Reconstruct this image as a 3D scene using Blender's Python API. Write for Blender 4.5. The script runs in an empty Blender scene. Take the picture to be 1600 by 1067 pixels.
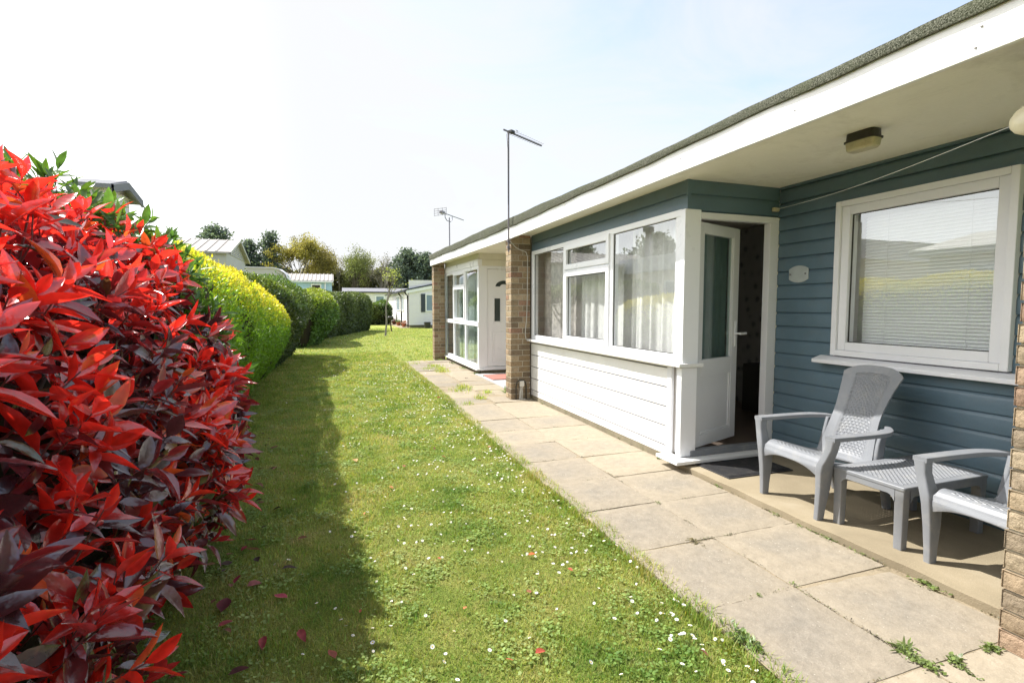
import bpy, math, random
import numpy as np
from mathutils import Vector
R = math.radians
rng = np.random.default_rng(11)
random.seed(11)
scene = bpy.context.scene
COL = scene.collection

# ------------------------------------------------------------------ helpers
class MB:
    """collects shapes in world coordinates and links them as ONE mesh object"""
    def __init__(s):
        s.v = []; s.f = []; s.c = []
    def add(s, vs, fs, col=None):
        o = len(s.v)
        s.v += [tuple(p) for p in vs]
        for f in fs:
            s.f.append(tuple(i + o for i in f)); s.c.append(col)
        return s
    def box(s, x0, x1, y0, y1, z0, z1, col=None):
        v = [(x0,y0,z0),(x1,y0,z0),(x1,y1,z0),(x0,y1,z0),(x0,y0,z1),(x1,y0,z1),(x1,y1,z1),(x0,y1,z1)]
        f = [(0,3,2,1),(4,5,6,7),(0,1,5,4),(1,2,6,5),(2,3,7,6),(3,0,4,7)]
        return s.add(v, f, col)
    def obox(s, c, ax, ay, az, col=None):
        c, ax, ay, az = Vector(c), Vector(ax), Vector(ay), Vector(az)
        v = [c+sx*ax+sy*ay+sz*az for sz in (-1,1) for sx,sy in ((-1,-1),(1,-1),(1,1),(-1,1))]
        f = [(0,3,2,1),(4,5,6,7),(0,1,5,4),(1,2,6,5),(2,3,7,6),(3,0,4,7)]
        return s.add(v, f, col)
    def loft(s, secs, caps=True, col=None):
        n = len(secs[0]); vs = [p for sec in secs for p in sec]; fs = []
        for i in range(len(secs)-1):
            for j in range(n):
                k = (j+1) % n
                fs.append((i*n+j, i*n+k, (i+1)*n+k, (i+1)*n+j))
        if caps:
            fs.append(tuple(reversed(range(n)))); fs.append(tuple((len(secs)-1)*n+j for j in range(n)))
        return s.add(vs, fs, col)
    def tube(s, pts, r, n=8, col=None):
        pts = [Vector(p) for p in pts]; rs = r if isinstance(r, (list, tuple)) else [r]*len(pts)
        secs = []; ref = None
        for i, p in enumerate(pts):
            d = (pts[min(i+1, len(pts)-1)] - pts[max(i-1, 0)]).normalized()
            if ref is None:
                ref = d.orthogonal().normalized()
            ref = (ref - d*ref.dot(d))
            ref = ref.normalized() if ref.length > 1e-6 else d.orthogonal().normalized()
            b = d.cross(ref)
            secs.append([p + rs[i]*(math.cos(2*math.pi*k/n)*ref + math.sin(2*math.pi*k/n)*b) for k in range(n)])
        return s.loft(secs, True, col)
    def lathe(s, c, prof, n=16, col=None):
        secs = [[(c[0]+r*math.cos(2*math.pi*k/n), c[1]+r*math.sin(2*math.pi*k/n), c[2]+z) for k in range(n)] for r, z in prof]
        return s.loft(secs, True, col)
    def grid(s, fn, nu, nv, col=None):
        vs = [fn(i/nu, j/nv) for j in range(nv+1) for i in range(nu+1)]
        fs = [(j*(nu+1)+i, j*(nu+1)+i+1, (j+1)*(nu+1)+i+1, (j+1)*(nu+1)+i) for j in range(nv) for i in range(nu)]
        return s.add(vs, fs, col)
    def frame(s, axis, p0, p1, a0, a1, z0, z1, w, col=None):
        """rectangular picture-frame: axis 'x' = lies in a plane X in p0..p1, spans Y a0..a1"""
        def b(u0,u1,w0,w1):
            if axis == 'x': s.box(p0,p1,u0,u1,w0,w1,col)
            else: s.box(u0,u1,p0,p1,w0,w1,col)
        b(a0,a0+w,z0,z1); b(a1-w,a1,z0,z1); b(a0+w,a1-w,z0,z0+w); b(a0+w,a1-w,z1-w,z1)
        return s
    def build(s, name, mat, parent=None, bevel=0, smooth=None, org=None, warp=None, seg=2):
        v = np.array(s.v, dtype=np.float64)
        if warp is not None: v = warp(v)
        if org is None and parent is not None: org = parent.get('_org')
        if org is not None: v = v - np.array(org)
        me = bpy.data.meshes.new(name)
        me.from_pydata(v.tolist(), [], s.f)
        if any(c is not None for c in s.c):
            at = me.color_attributes.new('Col', 'FLOAT_COLOR', 'CORNER')
            buf = []
            for f, c in zip(s.f, s.c):
                c = c or (1,1,1)
                buf += [c[0],c[1],c[2],1.0]*len(f)
            at.data.foreach_set('color', buf)
        me.update()
        if smooth is not None:
            me.polygons.foreach_set('use_smooth', [True]*len(me.polygons))
            me.set_sharp_from_angle(angle=R(smooth))
        o = bpy.data.objects.new(name, me); COL.objects.link(o)
        me.materials.append(mat)
        if parent is not None: o.parent = parent
        elif org is not None: o.location = org
        if parent is not None and parent.get('_org') is not None: o['_org'] = parent['_org']
        if bevel:
            m = o.modifiers.new('bevel', 'BEVEL'); m.width = bevel; m.segments = seg; m.limit_method = 'ANGLE'; m.angle_limit = R(40)
        return o

def tag(o, label=None, cat=None, group=None, kind=None):
    if label: o['label'] = label
    if cat: o['category'] = cat
    if group: o['group'] = group
    if kind: o['kind'] = kind
    return o

def thing(name, loc, label, cat, group=None):
    o = bpy.data.objects.new(name, None); COL.objects.link(o)
    o.location = loc; o.empty_display_size = .1
    o['_org'] = list(map(float, loc))
    return tag(o, label, cat, group)

def np_mesh(name, V, F, mat, parent=None, cols=None, nper=None, org=None, smooth=False):
    """fast mesh: V (n,3), F list of (array of faces with equal size)"""
    if org is None and parent is not None: org = parent.get('_org')
    if org is not None: V = V - np.array(org)
    me = bpy.data.meshes.new(name)
    me.vertices.add(len(V)); me.vertices.foreach_set('co', V.astype(np.float32).ravel())
    loops = np.concatenate([f.ravel() for f in F]).astype(np.int32)
    tot = np.concatenate([np.full(len(f), f.shape[1]) for f in F]).astype(np.int32)
    st = np.concatenate([[0], np.cumsum(tot)[:-1]]).astype(np.int32)
    me.loops.add(len(loops)); me.loops.foreach_set('vertex_index', loops)
    me.polygons.add(len(tot)); me.polygons.foreach_set('loop_start', st); me.polygons.foreach_set('loop_total', tot)
    me.update(calc_edges=True)
    if smooth: me.polygons.foreach_set('use_smooth', np.ones(len(tot), dtype=bool))
    if cols is not None:
        at = me.color_attributes.new('Col', 'FLOAT_COLOR', 'POINT')
        c = np.ones((len(V), 4), dtype=np.float32); c[:, :3] = cols
        at.data.foreach_set('color', c.ravel())
    me.materials.append(mat)
    o = bpy.data.objects.new(name, me); COL.objects.link(o)
    if parent is not None: o.parent = parent
    elif org is not None: o.location = org
    if parent is not None and parent.get('_org') is not None: o['_org'] = parent['_org']
    return o

def nrm(a):
    return a / np.maximum(np.linalg.norm(a, axis=-1, keepdims=True), 1e-9)

def wob(P, f=1.0, seed=0):
    """cheap smooth 3-D noise about -1..1"""
    x, y, z = P[..., 0]*f, P[..., 1]*f, P[..., 2]*f
    return (np.sin(1.7*x+2.3*y+seed)+np.sin(2.9*y-1.3*z+1.7*seed)+np.sin(2.1*z+1.9*x+2.9*seed)
            + .6*np.sin(4.7*x-3.1*y+.7*seed)+.6*np.sin(5.3*z+4.1*y+1.3*seed))/3.2

# ------------------------------------------------------------------ materials
class NT:
    def __init__(s, name):
        s.m = bpy.data.materials.new(name); s.m.use_nodes = True
        s.t = s.m.node_tree; s.t.nodes.clear()
        s.out = s.n('ShaderNodeOutputMaterial')
    def n(s, typ, **kw):
        nd = s.t.nodes.new(typ)
        for k, v in kw.items():
            if k in ('inp',):
                for kk, vv in v.items():
                    if hasattr(vv, 'is_output'): s.t.links.new(vv, nd.inputs[kk])
                    else: nd.inputs[kk].default_value = vv
            else: setattr(nd, k, v)
        return nd
    def l(s, a, b): s.t.links.new(a, b)
    def pos(s): return s.n('ShaderNodeNewGeometry').outputs['Position']
    def noise(s, scale, detail=4, rough=.55, vec=None, dist=0):
        return s.n('ShaderNodeTexNoise', inp={'Vector': vec if vec is not None else s.pos(), 'Scale': scale, 'Detail': detail, 'Roughness': rough, 'Distortion': dist}).outputs['Fac']
    def ramp(s, fac, stops):
        r = s.n('ShaderNodeValToRGB', inp={'Fac': fac}); e = r.color_ramp.elements
        while len(e) < len(stops): e.new(.5)
        for el, (p, c) in zip(e, stops): el.position = p; el.color = (*c, 1) if len(c) == 3 else c
        return r.outputs['Color']
    def mix(s, fac, a, b, mode='MIX'):
        m = s.n('ShaderNodeMix', data_type='RGBA', blend_type=mode)
        for k, v in ((0, fac), (6, a), (7, b)):
            if hasattr(v, 'is_output'): s.l(v, m.inputs[k])
            else: m.inputs[k].default_value = v if k == 0 else ((*v, 1) if len(v) == 3 else v)
        return m.outputs[2]
    def math(s, op, a, b=0, c=0):
        m = s.n('ShaderNodeMath', operation=op)
        for i, v in enumerate((a, b, c)):
            if hasattr(v, 'is_output'): s.l(v, m.inputs[i])
            else: m.inputs[i].default_value = v
        return m.outputs[0]
    def attr(s, name='Col'): return s.n('ShaderNodeAttribute', attribute_name=name)
    def bump(s, h, dist=.01, st=1.0):
        return s.n('ShaderNodeBump', inp={'Height': h, 'Distance': dist, 'Strength': st}).outputs['Normal']
    def bsdf(s, col, rough=.5, normal=None, metal=0, spec=.5, **kw):
        b = s.n('ShaderNodeBsdfPrincipled')
        for k, v in (('Base Color', col), ('Roughness', rough), ('Metallic', metal), ('Specular IOR Level', spec)):
            if hasattr(v, 'is_output'): s.l(v, b.inputs[k])
            else: b.inputs[k].default_value = (*v, 1) if k == 'Base Color' and len(v) == 3 else v
        for k, v in kw.items(): b.inputs[k].default_value = v
        if normal is not None: s.l(normal, b.inputs['Normal'])
        return b.outputs[0]
    def done(s, sh): s.l(sh, s.out.inputs['Surface']); return s.m

def paint(name, col, rough=.45, var=.06, scale=3., fine=.03, bump=.0008, bs=90, metal=0, spec=.5, dirt=None, dirt_amt=.3, dirt_scale=4):
    t = NT(name)
    n1 = t.noise(scale, 5); n2 = t.noise(scale*23, 3)
    lo = [c*(1-var) for c in col]; hi = [min(1, c*(1+var)) for c in col]
    c = t.ramp(n1, [(.3, lo), (.7, hi)])
    c = t.mix(fine*4, c, t.ramp(n2, [(.35, [x*.8 for x in col]), (.65, col)]))
    if dirt is not None:
        d = t.noise(dirt_scale, 8, .7, dist=.4)
        f = t.n('ShaderNodeMapRange', inp={'Value': d, 'From Min': .5, 'From Max': .72, 'To Min': 0, 'To Max': dirt_amt}).outputs[0]
        c = t.mix(f, c, dirt)
    rr = t.n('ShaderNodeMapRange', inp={'Value': n1, 'To Min': max(0, rough-.08), 'To Max': min(1, rough+.1)}).outputs[0]
    return t.done(t.bsdf(c, rr, t.bump(t.noise(bs, 3), bump), metal, spec))

def leafmat(name, trans=.4, rough=.4, tmul=(1.3, 1.1, .6), spec=.5, var=.25):
    t = NT(name)
    a = t.attr().outputs['Color']
    n = t.noise(35, 2)
    c = t.mix(1.0, a, t.ramp(n, [(.3, (1-var,)*3), (.7, (1+var,)*3)]), 'MULTIPLY')
    p = t.n('ShaderNodeBsdfDiffuse', inp={'Color': c}).outputs[0]
    tc = t.mix(1.0, c, (*tmul, 1), 'MULTIPLY')
    tr = t.n('ShaderNodeBsdfTranslucent', inp={'Color': tc}).outputs[0]
    mx = t.n('ShaderNodeMixShader', inp={0: trans, 1: p, 2: tr}).outputs[0]
    ge = t.n('ShaderNodeNewGeometry')
    dp = t.n('ShaderNodeVectorMath', operation='DOT_PRODUCT', inp={0: ge.outputs['Incoming'], 1: ge.outputs['Normal']}).outputs['Value']
    k = t.math('POWER', t.math('SUBTRACT', 1, t.math('ABSOLUTE', dp)), 4)
    f = t.math('ADD', t.math('MULTIPLY', k, .45*spec), .085*spec)
    gl = t.n('ShaderNodeBsdfGlossy', inp={'Color': (1, 1, 1, 1), 'Roughness': rough, 'Normal': t.bump(t.noise(60, 2), .0015)}).outputs[0]
    return t.done(t.n('ShaderNodeMixShader', inp={0: f, 1: mx, 2: gl}).outputs[0])

def attrmat(name, rough=.7, var=.2, scale=40, bump=.003, bs=120, spec=.4):
    t = NT(name)
    a = t.attr().outputs['Color']
    n = t.noise(scale, 5, .65)
    c = t.mix(1.0, a, t.ramp(n, [(.25, (1-var,)*3), (.75, (1+var,)*3)]), 'MULTIPLY')
    h = t.math('ADD', t.noise(bs, 5, .7), t.math('MULTIPLY', t.noise(bs*.3, 3), 1.5))
    return t.done(t.bsdf(c, rough, t.bump(h, bump), spec=spec))

def glassmat(name, tint=(.97, .985, .98), boost=.85, base=.155):
    t = NT(name)
    ge = t.n('ShaderNodeNewGeometry')
    dp = t.n('ShaderNodeVectorMath', operation='DOT_PRODUCT', inp={0: ge.outputs['Incoming'], 1: ge.outputs['Normal']}).outputs['Value']
    k = t.math('SUBTRACT', 1, t.math('ABSOLUTE', dp))
    f = t.math('MINIMUM', t.math('ADD', t.math('MULTIPLY', t.math('POWER', k, 4), boost), base), .92)
    nrmv = t.bump(t.noise(1.3, 2), .0012)
    gl = t.n('ShaderNodeBsdfGlossy', inp={'Color': (.95, .98, 1, 1), 'Roughness': .0, 'Normal': nrmv}).outputs[0]
    tr = t.n('ShaderNodeBsdfTransparent', inp={'Color': (*tint, 1)}).outputs[0]
    return t.done(t.n('ShaderNodeMixShader', inp={0: f, 1: tr, 2: gl}).outputs[0])

def sheer(name, col, holes=.25, trans=.5, pattern=0.):
    t = NT(name)
    n = t.noise(14, 4, .6)
    c = t.ramp(n, [(.35, [x*(1-.12-pattern) for x in col]), (.65, col)])
    d = t.n('ShaderNodeBsdfDiffuse', inp={'Color': c}).outputs[0]
    tl = t.n('ShaderNodeBsdfTranslucent', inp={'Color': c}).outputs[0]
    tp = t.n('ShaderNodeBsdfTransparent').outputs[0]
    m = t.n('ShaderNodeMixShader', inp={0: trans, 1: d, 2: tl}).outputs[0]
    return t.done(t.n('ShaderNodeMixShader', inp={0: holes, 1: m, 2: tp}).outputs[0])

def grass_color(t):
    p = t.pos()
    a = t.noise(2.3, 5, .6, p, .6)
    b = t.noise(9., 4, .6, p)
    c = t.ramp(a, [(.30, (.19, .295, .060)), (.45, (.335, .405, .100)), (.57, (.42, .455, .135)), (.71, (.52, .475, .205))])
    c = t.mix(t.math('MULTIPLY', t.n('ShaderNodeMapRange', inp={'Value': b, 'From Min': .52, 'From Max': .72}).outputs[0], .55), c, (.50, .43, .17))
    return c

MAT = {}
def build_materials():
    M = MAT
    M['upvc'] = paint('white_upvc', (.83, .84, .87), .28, .02, 2, .01, .0002)
    M['white'] = paint('white_paint', (.80, .80, .79), .42, .03, 3, .02, .0006, dirt=(.52, .48, .38), dirt_amt=.2)
    M['fascia'] = paint('white_fascia', (.80, .795, .78), .42, .03, 2, .02, .0008, dirt=(.42, .40, .34), dirt_amt=.25, dirt_scale=6)
    M['cream'] = paint('cream_soffit', (.86, .82, .72), .65, .05, 2.5, .03, .001, dirt=(.38, .34, .24), dirt_amt=.35, dirt_scale=2.5)
    M['creamboard'] = paint('cream_board', (.74, .71, .60), .5, .05, 4, .03, .0008)
    M['blue'] = paint('blue_shiplap', (.098, .158, .200), .40, .10, 5, .05, .0012, 45, dirt=(.13, .16, .17), dirt_amt=.35, dirt_scale=9)
    M['wframe'] = paint('offwhite_frame', (.74, .745, .77), .4, .03, 3, .02, .0003)
    M['grey'] = paint('grey_plastic', (.208, .218, .236), .38, .06, 6, .03, .0004, 200, dirt=(.34, .33, .30), dirt_amt=.4, dirt_scale=12)
    M['glass'] = glassmat('window_glass')
    M['doorglass'] = glassmat('door_glass', (.86, .91, .90), .8, .05)
    M['darkglass'] = paint('dark_obscured_glass', (.03, .045, .045), .15, .2)
    M['net'] = sheer('net_curtain', (.95, .94, .92), .05, .25)
    M['net_pattern'] = sheer('patterned_curtain', (.80, .75, .71), .03, .3, .2)
    M['porchcurtain'] = sheer('porch_curtain', (.60, .70, .67), .03, .3)
    M['greencurtain'] = sheer('green_curtain', (.24, .31, .30), .02, .4)
    M['blind'] = paint('blind_slats', (.88, .90, .90), .5, .03)
    M['room'] = paint('interior_wall', (.34, .31, .28), .8, .05)
    M['roomfloor'] = paint('interior_floor', (.12, .09, .07), .6, .2)
    t = NT('interior_wallpaper')
    v = t.n('ShaderNodeTexVoronoi', inp={'Vector': t.pos(), 'Scale': 9}).outputs['Distance']
    c = t.ramp(t.math('ADD', v, t.math('MULTIPLY', t.noise(22), .35)), [(.35, (.11, .11, .115)), (.5, (.21, .205, .20)), (.7, (.24, .235, .225))])
    M['paper'] = t.done(t.bsdf(c, .8))
    M['black'] = paint('black_rubber', (.022, .022, .024), .7, .3, 20, .05, .002, 80, dirt=(.16, .14, .11), dirt_amt=.35, dirt_scale=14)
    M['blackmetal'] = paint('black_gutter', (.02, .022, .025), .35, .1)
    M['dkplastic'] = paint('dark_plastic', (.03, .028, .022), .5, .2)
    M['lampshade'] = paint('aged_diffuser', (.50, .45, .30), .35, .15, 14, .08, dirt=(.22, .18, .10), dirt_amt=.5, dirt_scale=16)
    M['creamplastic'] = paint('cream_plastic', (.72, .66, .46), .35, .08, 12, .03, dirt=(.40, .33, .18), dirt_amt=.3, dirt_scale=20)
    M['metal'] = paint('grey_metal', (.23, .22, .24), .45, .15, 12, .04, metal=.6)
    M['rust'] = paint('dull_mast_metal', (.20, .18, .19), .55, .25, 14, .1, metal=.35)
    M['cable'] = paint('white_cable', (.62, .60, .55), .5, .1)
    M['line'] = paint('white_cord', (.75, .75, .72), .5, .03)
    M['plaque'] = paint('frosted_plaque', (.42, .46, .46), .22, .12, 10, .03)
    M['brick'] = attrmat('pillar_brick', .85, .28, 45, .006, 110, .25)
    M['mortar'] = paint('mortar', (.40, .36, .28), .9, .12, 30, .1, .003, 160)
    M['plinth'] = paint('mossy_plinth', (.22, .19, .13), .9, .3, 12, .1, .004, 60, dirt=(.10, .11, .04), dirt_amt=.6, dirt_scale=9)
    t = NT('mineral_felt')
    n = t.noise(170, 2, .6); n2 = t.noise(5, 5); 
    c = t.ramp(n, [(.36, (.028, .03, .02)), (.5, (.085, .09, .062)), (.66, (.19, .19, .15))])
    c = t.mix(t.n('ShaderNodeMapRange', inp={'Value': n2, 'From Min': .45, 'From Max': .7, 'To Max': .5}).outputs[0], c, (.085, .095, .05))
    M['felt'] = t.done(t.bsdf(c, .95, t.bump(n, .006), spec=.2))
    # paving slab: grey weathered middle, sandy worn edges (attribute Col.r = distance to edge, Col.g = slab tone)
    t = NT('concrete_slab')
    sep = t.n('ShaderNodeSeparateColor', inp={'Color': t.attr().outputs['Color']})
    big = t.noise(3.2, 6, .65, dist=.7); mid = t.noise(16, 6, .7); fine = t.noise(190, 3, .6); 
    e = t.math('ADD', t.math('MULTIPLY', sep.outputs[0], .75), t.math('ADD', t.math('MULTIPLY', t.math('SUBTRACT', big, .5), 1.9), t.math('MULTIPLY', t.math('SUBTRACT', sep.outputs[1], .5), -.55)))
    f = t.n('ShaderNodeMapRange', inp={'Value': e, 'From Min': .18, 'From Max': 1.0}).outputs[0]
    sand = t.ramp(mid, [(.3, (.265, .228, .172)), (.7, (.345, .298, .228))])
    gry = t.ramp(mid, [(.3, (.215, .192, .155)), (.7, (.30, .268, .218))])
    c = t.mix(f, sand, gry)
    c = t.mix(1.0, c, t.ramp(sep.outputs[1], [(0, (.82, .82, .84)), (1, (1.12, 1.1, 1.06))]), 'MULTIPLY')
    c = t.mix(t.n('ShaderNodeMapRange', inp={'Value': fine, 'From Min': .55, 'From Max': .8, 'To Max': .45}).outputs[0], c, (.46, .42, .35))
    c = t.mix(t.n('ShaderNodeMapRange', inp={'Value': fine, 'From Min': .42, 'From Max': .2, 'To Max': .5}).outputs[0], c, (.16, .14, .11))
    sp = t.n('ShaderNodeTexVoronoi', inp={'Vector': t.pos(), 'Scale': 42, 'Randomness': 1}).outputs['Distance']
    c = t.mix(t.math('MULTIPLY', t.math('LESS_THAN', sp, .10), t.n('ShaderNodeMapRange', inp={'Value': big, 'From Min': .45, 'From Max': .6}).outputs[0]), c, (.52, .48, .40))
    h = t.math('ADD', t.math('MULTIPLY', fine, .5), t.math('ADD', mid, t.math('MULTIPLY', sp, .4)))
    M['slab'] = t.done(t.bsdf(c, .9, t.bump(h, .004), spec=.25))
    t = NT('porch_concrete')
    big = t.noise(2.2, 6, .6, dist=.5); mid = t.noise(14, 6, .65); fine = t.noise(180, 3)
    c = t.ramp(big, [(.3, (.215, .178, .118)), (.55, (.275, .228, .152)), (.75, (.325, .275, .195))])
    c = t.mix(t.n('ShaderNodeMapRange', inp={'Value': mid, 'From Min': .5, 'From Max': .75, 'To Max': .5}).outputs[0], c, (.25, .21, .14))
    c = t.mix(t.n('ShaderNodeMapRange', inp={'Value': fine, 'From Min': .6, 'From Max': .8, 'To Max': .4}).outputs[0], c, (.6, .52, .38))
    M['porch'] = t.done(t.bsdf(c, .88, t.bump(t.math('ADD', mid, fine), .003), spec=.25))
    M['sand'] = paint('joint_sand', (.30, .245, .165), .95, .25, 30, .15, .004, 150, dirt=(.10, .08, .04), dirt_amt=.8, dirt_scale=7)
    t = NT('lawn_ground')
    c = grass_color(t)
    n = t.noise(160, 3, .7); n2 = t.noise(55, 4, .7)
    c = t.mix(1.0, c, t.ramp(n, [(.3, (.42, .42, .38)), (.65, (1.25, 1.25, 1.1))]), 'MULTIPLY')
    M['lawn'] = t.done(t.bsdf(c, .9, t.bump(t.math('ADD', n, n2), .03), spec=.1))
    M['dryleaf'] = leafmat('dry_leaf', .2, .6, (1, 1, 1), .22)
    t = NT('grass_blade')
    c = t.mix(1.0, grass_color(t), t.attr().outputs['Color'], 'MULTIPLY')
    p = t.bsdf(c, .55, spec=.3)
    tr = t.n('ShaderNodeBsdfTranslucent', inp={'Color': t.mix(1.0, c, (1.15, 1.1, .5), 'MULTIPLY')}).outputs[0]
    M['grass'] = t.done(t.n('ShaderNodeMixShader', inp={0: .4, 1: p, 2: tr}).outputs[0])
    M['redleaf'] = leafmat('red_leaf', .48, .24, (1.6, 1.5, 1.4), 1.15, .2)
    M['greenleaf'] = leafmat('green_leaf', .38, .42, (1.2, 1.25, .5))
    M['yellowleaf'] = leafmat('yellow_leaf', .55, .4, (1.2, 1.1, .5))
    M['hedgeleaf'] = leafmat('hedge_leaf', .3, .36, (1.2, 1.25, .5), .5)
    M['farleaf'] = leafmat('far_leaf', .42, .7, (1.1, 1.1, .6), .15)
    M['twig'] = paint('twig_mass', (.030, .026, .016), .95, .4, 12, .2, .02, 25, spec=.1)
    M['bark'] = paint('bark', (.115, .095, .075), .9, .3, 9, .1, .01, 40, spec=.2)
    M['redstem'] = paint('red_stem', (.12, .03, .025), .6, .3, 20)
    M['greybark'] = paint('pale_bark', (.26, .235, .20), .85, .25, 14, .1, .004, 60)
    M['petal'] = paint('daisy_petal', (.85, .85, .84), .6, .02)
    M['weed'] = leafmat('weed_leaf', .3, .45, (1.2, 1.2, .5))
    M['siding_white'] = paint('white_vinyl', (.80, .77, .80), .5, .03)
    M['siding_pale'] = paint('pale_siding', (.55, .53, .48), .55, .05)
    M['siding_blue'] = paint('pale_blue_siding', (.42, .60, .76), .55, .04)
    M['roof_pale'] = paint('pale_metal_roof', (.42, .39, .36), .85, .06, spec=.1)
    M['roof_grey'] = paint('grey_roof', (.24, .24, .255), .9, .06, spec=.1)
    M['slate'] = paint('slate_shutter', (.035, .045, .065), .5, .1)
    M['terracotta'] = paint('terracotta', (.33, .11, .06), .8, .15)
    M['redmat'] = paint('red_mat', (.36, .15, .12), .9, .12, 30, .1, .004, 120)
    M['greypave'] = paint('grey_paving', (.36, .36, .37), .85, .1, 10, .08, .003)
    M['curtain_dark'] = paint('room_shade', (.05, .04, .04), .8, .2)
    M['screw'] = paint('screw_head', (.30, .29, .28), .4, .2, metal=.5)
    M['opp'] = paint('beige_render', (.72, .66, .56), .8, .06)
    M['oppwin'] = paint('dull_window', (.20, .27, .36), .2, .1)
build_materials()
M = MAT

# ------------------------------------------------------------------ camera, light, sky
cam = bpy.data.cameras.new('camera'); co = bpy.data.objects.new('camera', cam); COL.objects.link(co)
cam.sensor_width = 36; cam.lens = 18.0; cam.clip_end = 600; cam.clip_start = .05
co.location = (0, 0, 1.25)
co.rotation_euler = (R(90-3.826), 0, -math.atan(276/800))
scene.camera = co
SUN = Vector((-1, .82, 1.77)).normalized()
sl = bpy.data.lights.new('sun', 'SUN'); sl.energy = 3.1; sl.angle = R(.55); sl.color = (1, .965, .915)
so = bpy.data.objects.new('sun', sl); COL.objects.link(so)
so.rotation_euler = SUN.to_track_quat('Z', 'Y').to_euler()
w = bpy.data.worlds.new('World'); scene.world = w; w.use_nodes = True
nt = w.node_tree; nt.nodes.clear()
def wn(t, **kw):
    nd = nt.nodes.new(t)
    for k, v in kw.items(): setattr(nd, k, v)
    return nd
L_ = nt.links.new
sky = wn('ShaderNodeTexSky', sky_type='NISHITA', sun_disc=False, sun_elevation=math.asin(SUN.z), sun_rotation=math.atan2(SUN.x, SUN.y), air_density=1.0, dust_density=1.6, ozone_density=1.2)
bg = wn('ShaderNodeBackground'); bg.inputs['Strength'].default_value = .125
bg2 = wn('ShaderNodeBackground'); bg2.inputs['Strength'].default_value = .44; bg2.inputs['Color'].default_value = (.985, .992, 1.0, 1)
tc = wn('ShaderNodeTexCoord')
mp = wn('ShaderNodeMapping'); mp.inputs['Scale'].default_value = (1.4, 2.2, 5.0); mp.inputs['Rotation'].default_value = (0, .25, .5)
n1 = wn('ShaderNodeTexNoise'); n1.inputs['Scale'].default_value = 1.3; n1.inputs['Detail'].default_value = 7; n1.inputs['Roughness'].default_value = .6; n1.inputs['Distortion'].default_value = .8
L_(tc.outputs['Generated'], mp.inputs['Vector']); L_(mp.outputs[0], n1.inputs['Vector'])
dt = wn('ShaderNodeVectorMath', operation='DOT_PRODUCT'); L_(tc.outputs['Generated'], dt.inputs[0]); dt.inputs[1].default_value = Vector((-1, .55, .15)).normalized()
mr = wn('ShaderNodeMapRange'); L_(dt.outputs['Value'], mr.inputs['Value'])
mr.inputs['From Min'].default_value = -.75; mr.inputs['From Max'].default_value = .62; mr.inputs['To Min'].default_value = -.25; mr.inputs['To Max'].default_value = .75
ad = wn('ShaderNodeMath', operation='ADD'); nm = wn('ShaderNodeMath', operation='MULTIPLY_ADD'); L_(n1.outputs['Fac'], nm.inputs[0]); nm.inputs[1].default_value = 1.7; nm.inputs[2].default_value = -.35
L_(mr.outputs[0], ad.inputs[0]); L_(nm.outputs[0], ad.inputs[1])
mr2 = wn('ShaderNodeMapRange'); L_(ad.outputs[0], mr2.inputs['Value'])
mr2.inputs['From Min'].default_value = .30; mr2.inputs['From Max'].default_value = 1.1; mr2.inputs['To Min'].default_value = .3; mr2.inputs['To Max'].default_value = .97
mx = wn('ShaderNodeMixShader'); L_(mr2.outputs[0], mx.inputs[0]); L_(sky.outputs[0], bg.inputs['Color'])
sg = wn('ShaderNodeMapRange'); L_(dt.outputs['Value'], sg.inputs['Value'])
sg.interpolation_type = 'SMOOTHERSTEP'; sg.inputs['From Min'].default_value = .50; sg.inputs['From Max'].default_value = 1.06; sg.inputs['To Min'].default_value = .350; sg.inputs['To Max'].default_value = 1.35
L_(sg.outputs[0], bg2.inputs['Strength'])
L_(bg.outputs[0], mx.inputs[1]); L_(bg2.outputs[0], mx.inputs[2])
wo = wn('ShaderNodeOutputWorld'); L_(mx.outputs[0], wo.inputs['Surface'])
scene.view_settings.view_transform = 'Standard'; scene.view_settings.look = 'None'
scene.view_settings.gamma = 1; scene.view_settings.exposure = 1.48
scene.cycles.use_denoising = True
scene.cycles.max_bounces = 10; scene.cycles.transparent_max_bounces = 24; scene.cycles.diffuse_bounces = 4
scene.cycles.sample_clamp_indirect = 6

# ------------------------------------------------------------------ ground, path
mb = MB()
def lawn_z(x, y):
    return -.022 + .004*math.sin(3*x+1.3*y)*math.sin(2.1*y-.7*x)
xs = [-160, -60, -25, -12, -6]+[-4+.25*i for i in range(22)]+[1.40, 1.41]
mb = MB()
ys = [-160, -40, -10, -2]+[i*.3 for i in range(0, 100)]+[31, 34, 38, 45, 60, 90, 160]
nx = len(xs); vs = [(x, y, lawn_z(x, y) if y > 0 else -.022) for y in ys for x in xs]
fs = [(j*nx+i, j*nx+i+1, (j+1)*nx+i+1, (j+1)*nx+i) for j in range(len(ys)-1) for i in range(nx-1)]
mb.add(vs, fs)
xr = [1.41, 2.6, 5, 12, 40, 160]
mb.add([(x, y, -.023) for y in ys for x in xr], [(j*6+i, j*6+i+1, (j+1)*6+i+1, (j+1)*6+i) for j in range(len(ys)-1) for i in range(5)])
tag(mb.build('lawn', M['lawn'], smooth=60), kind='structure')

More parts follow.
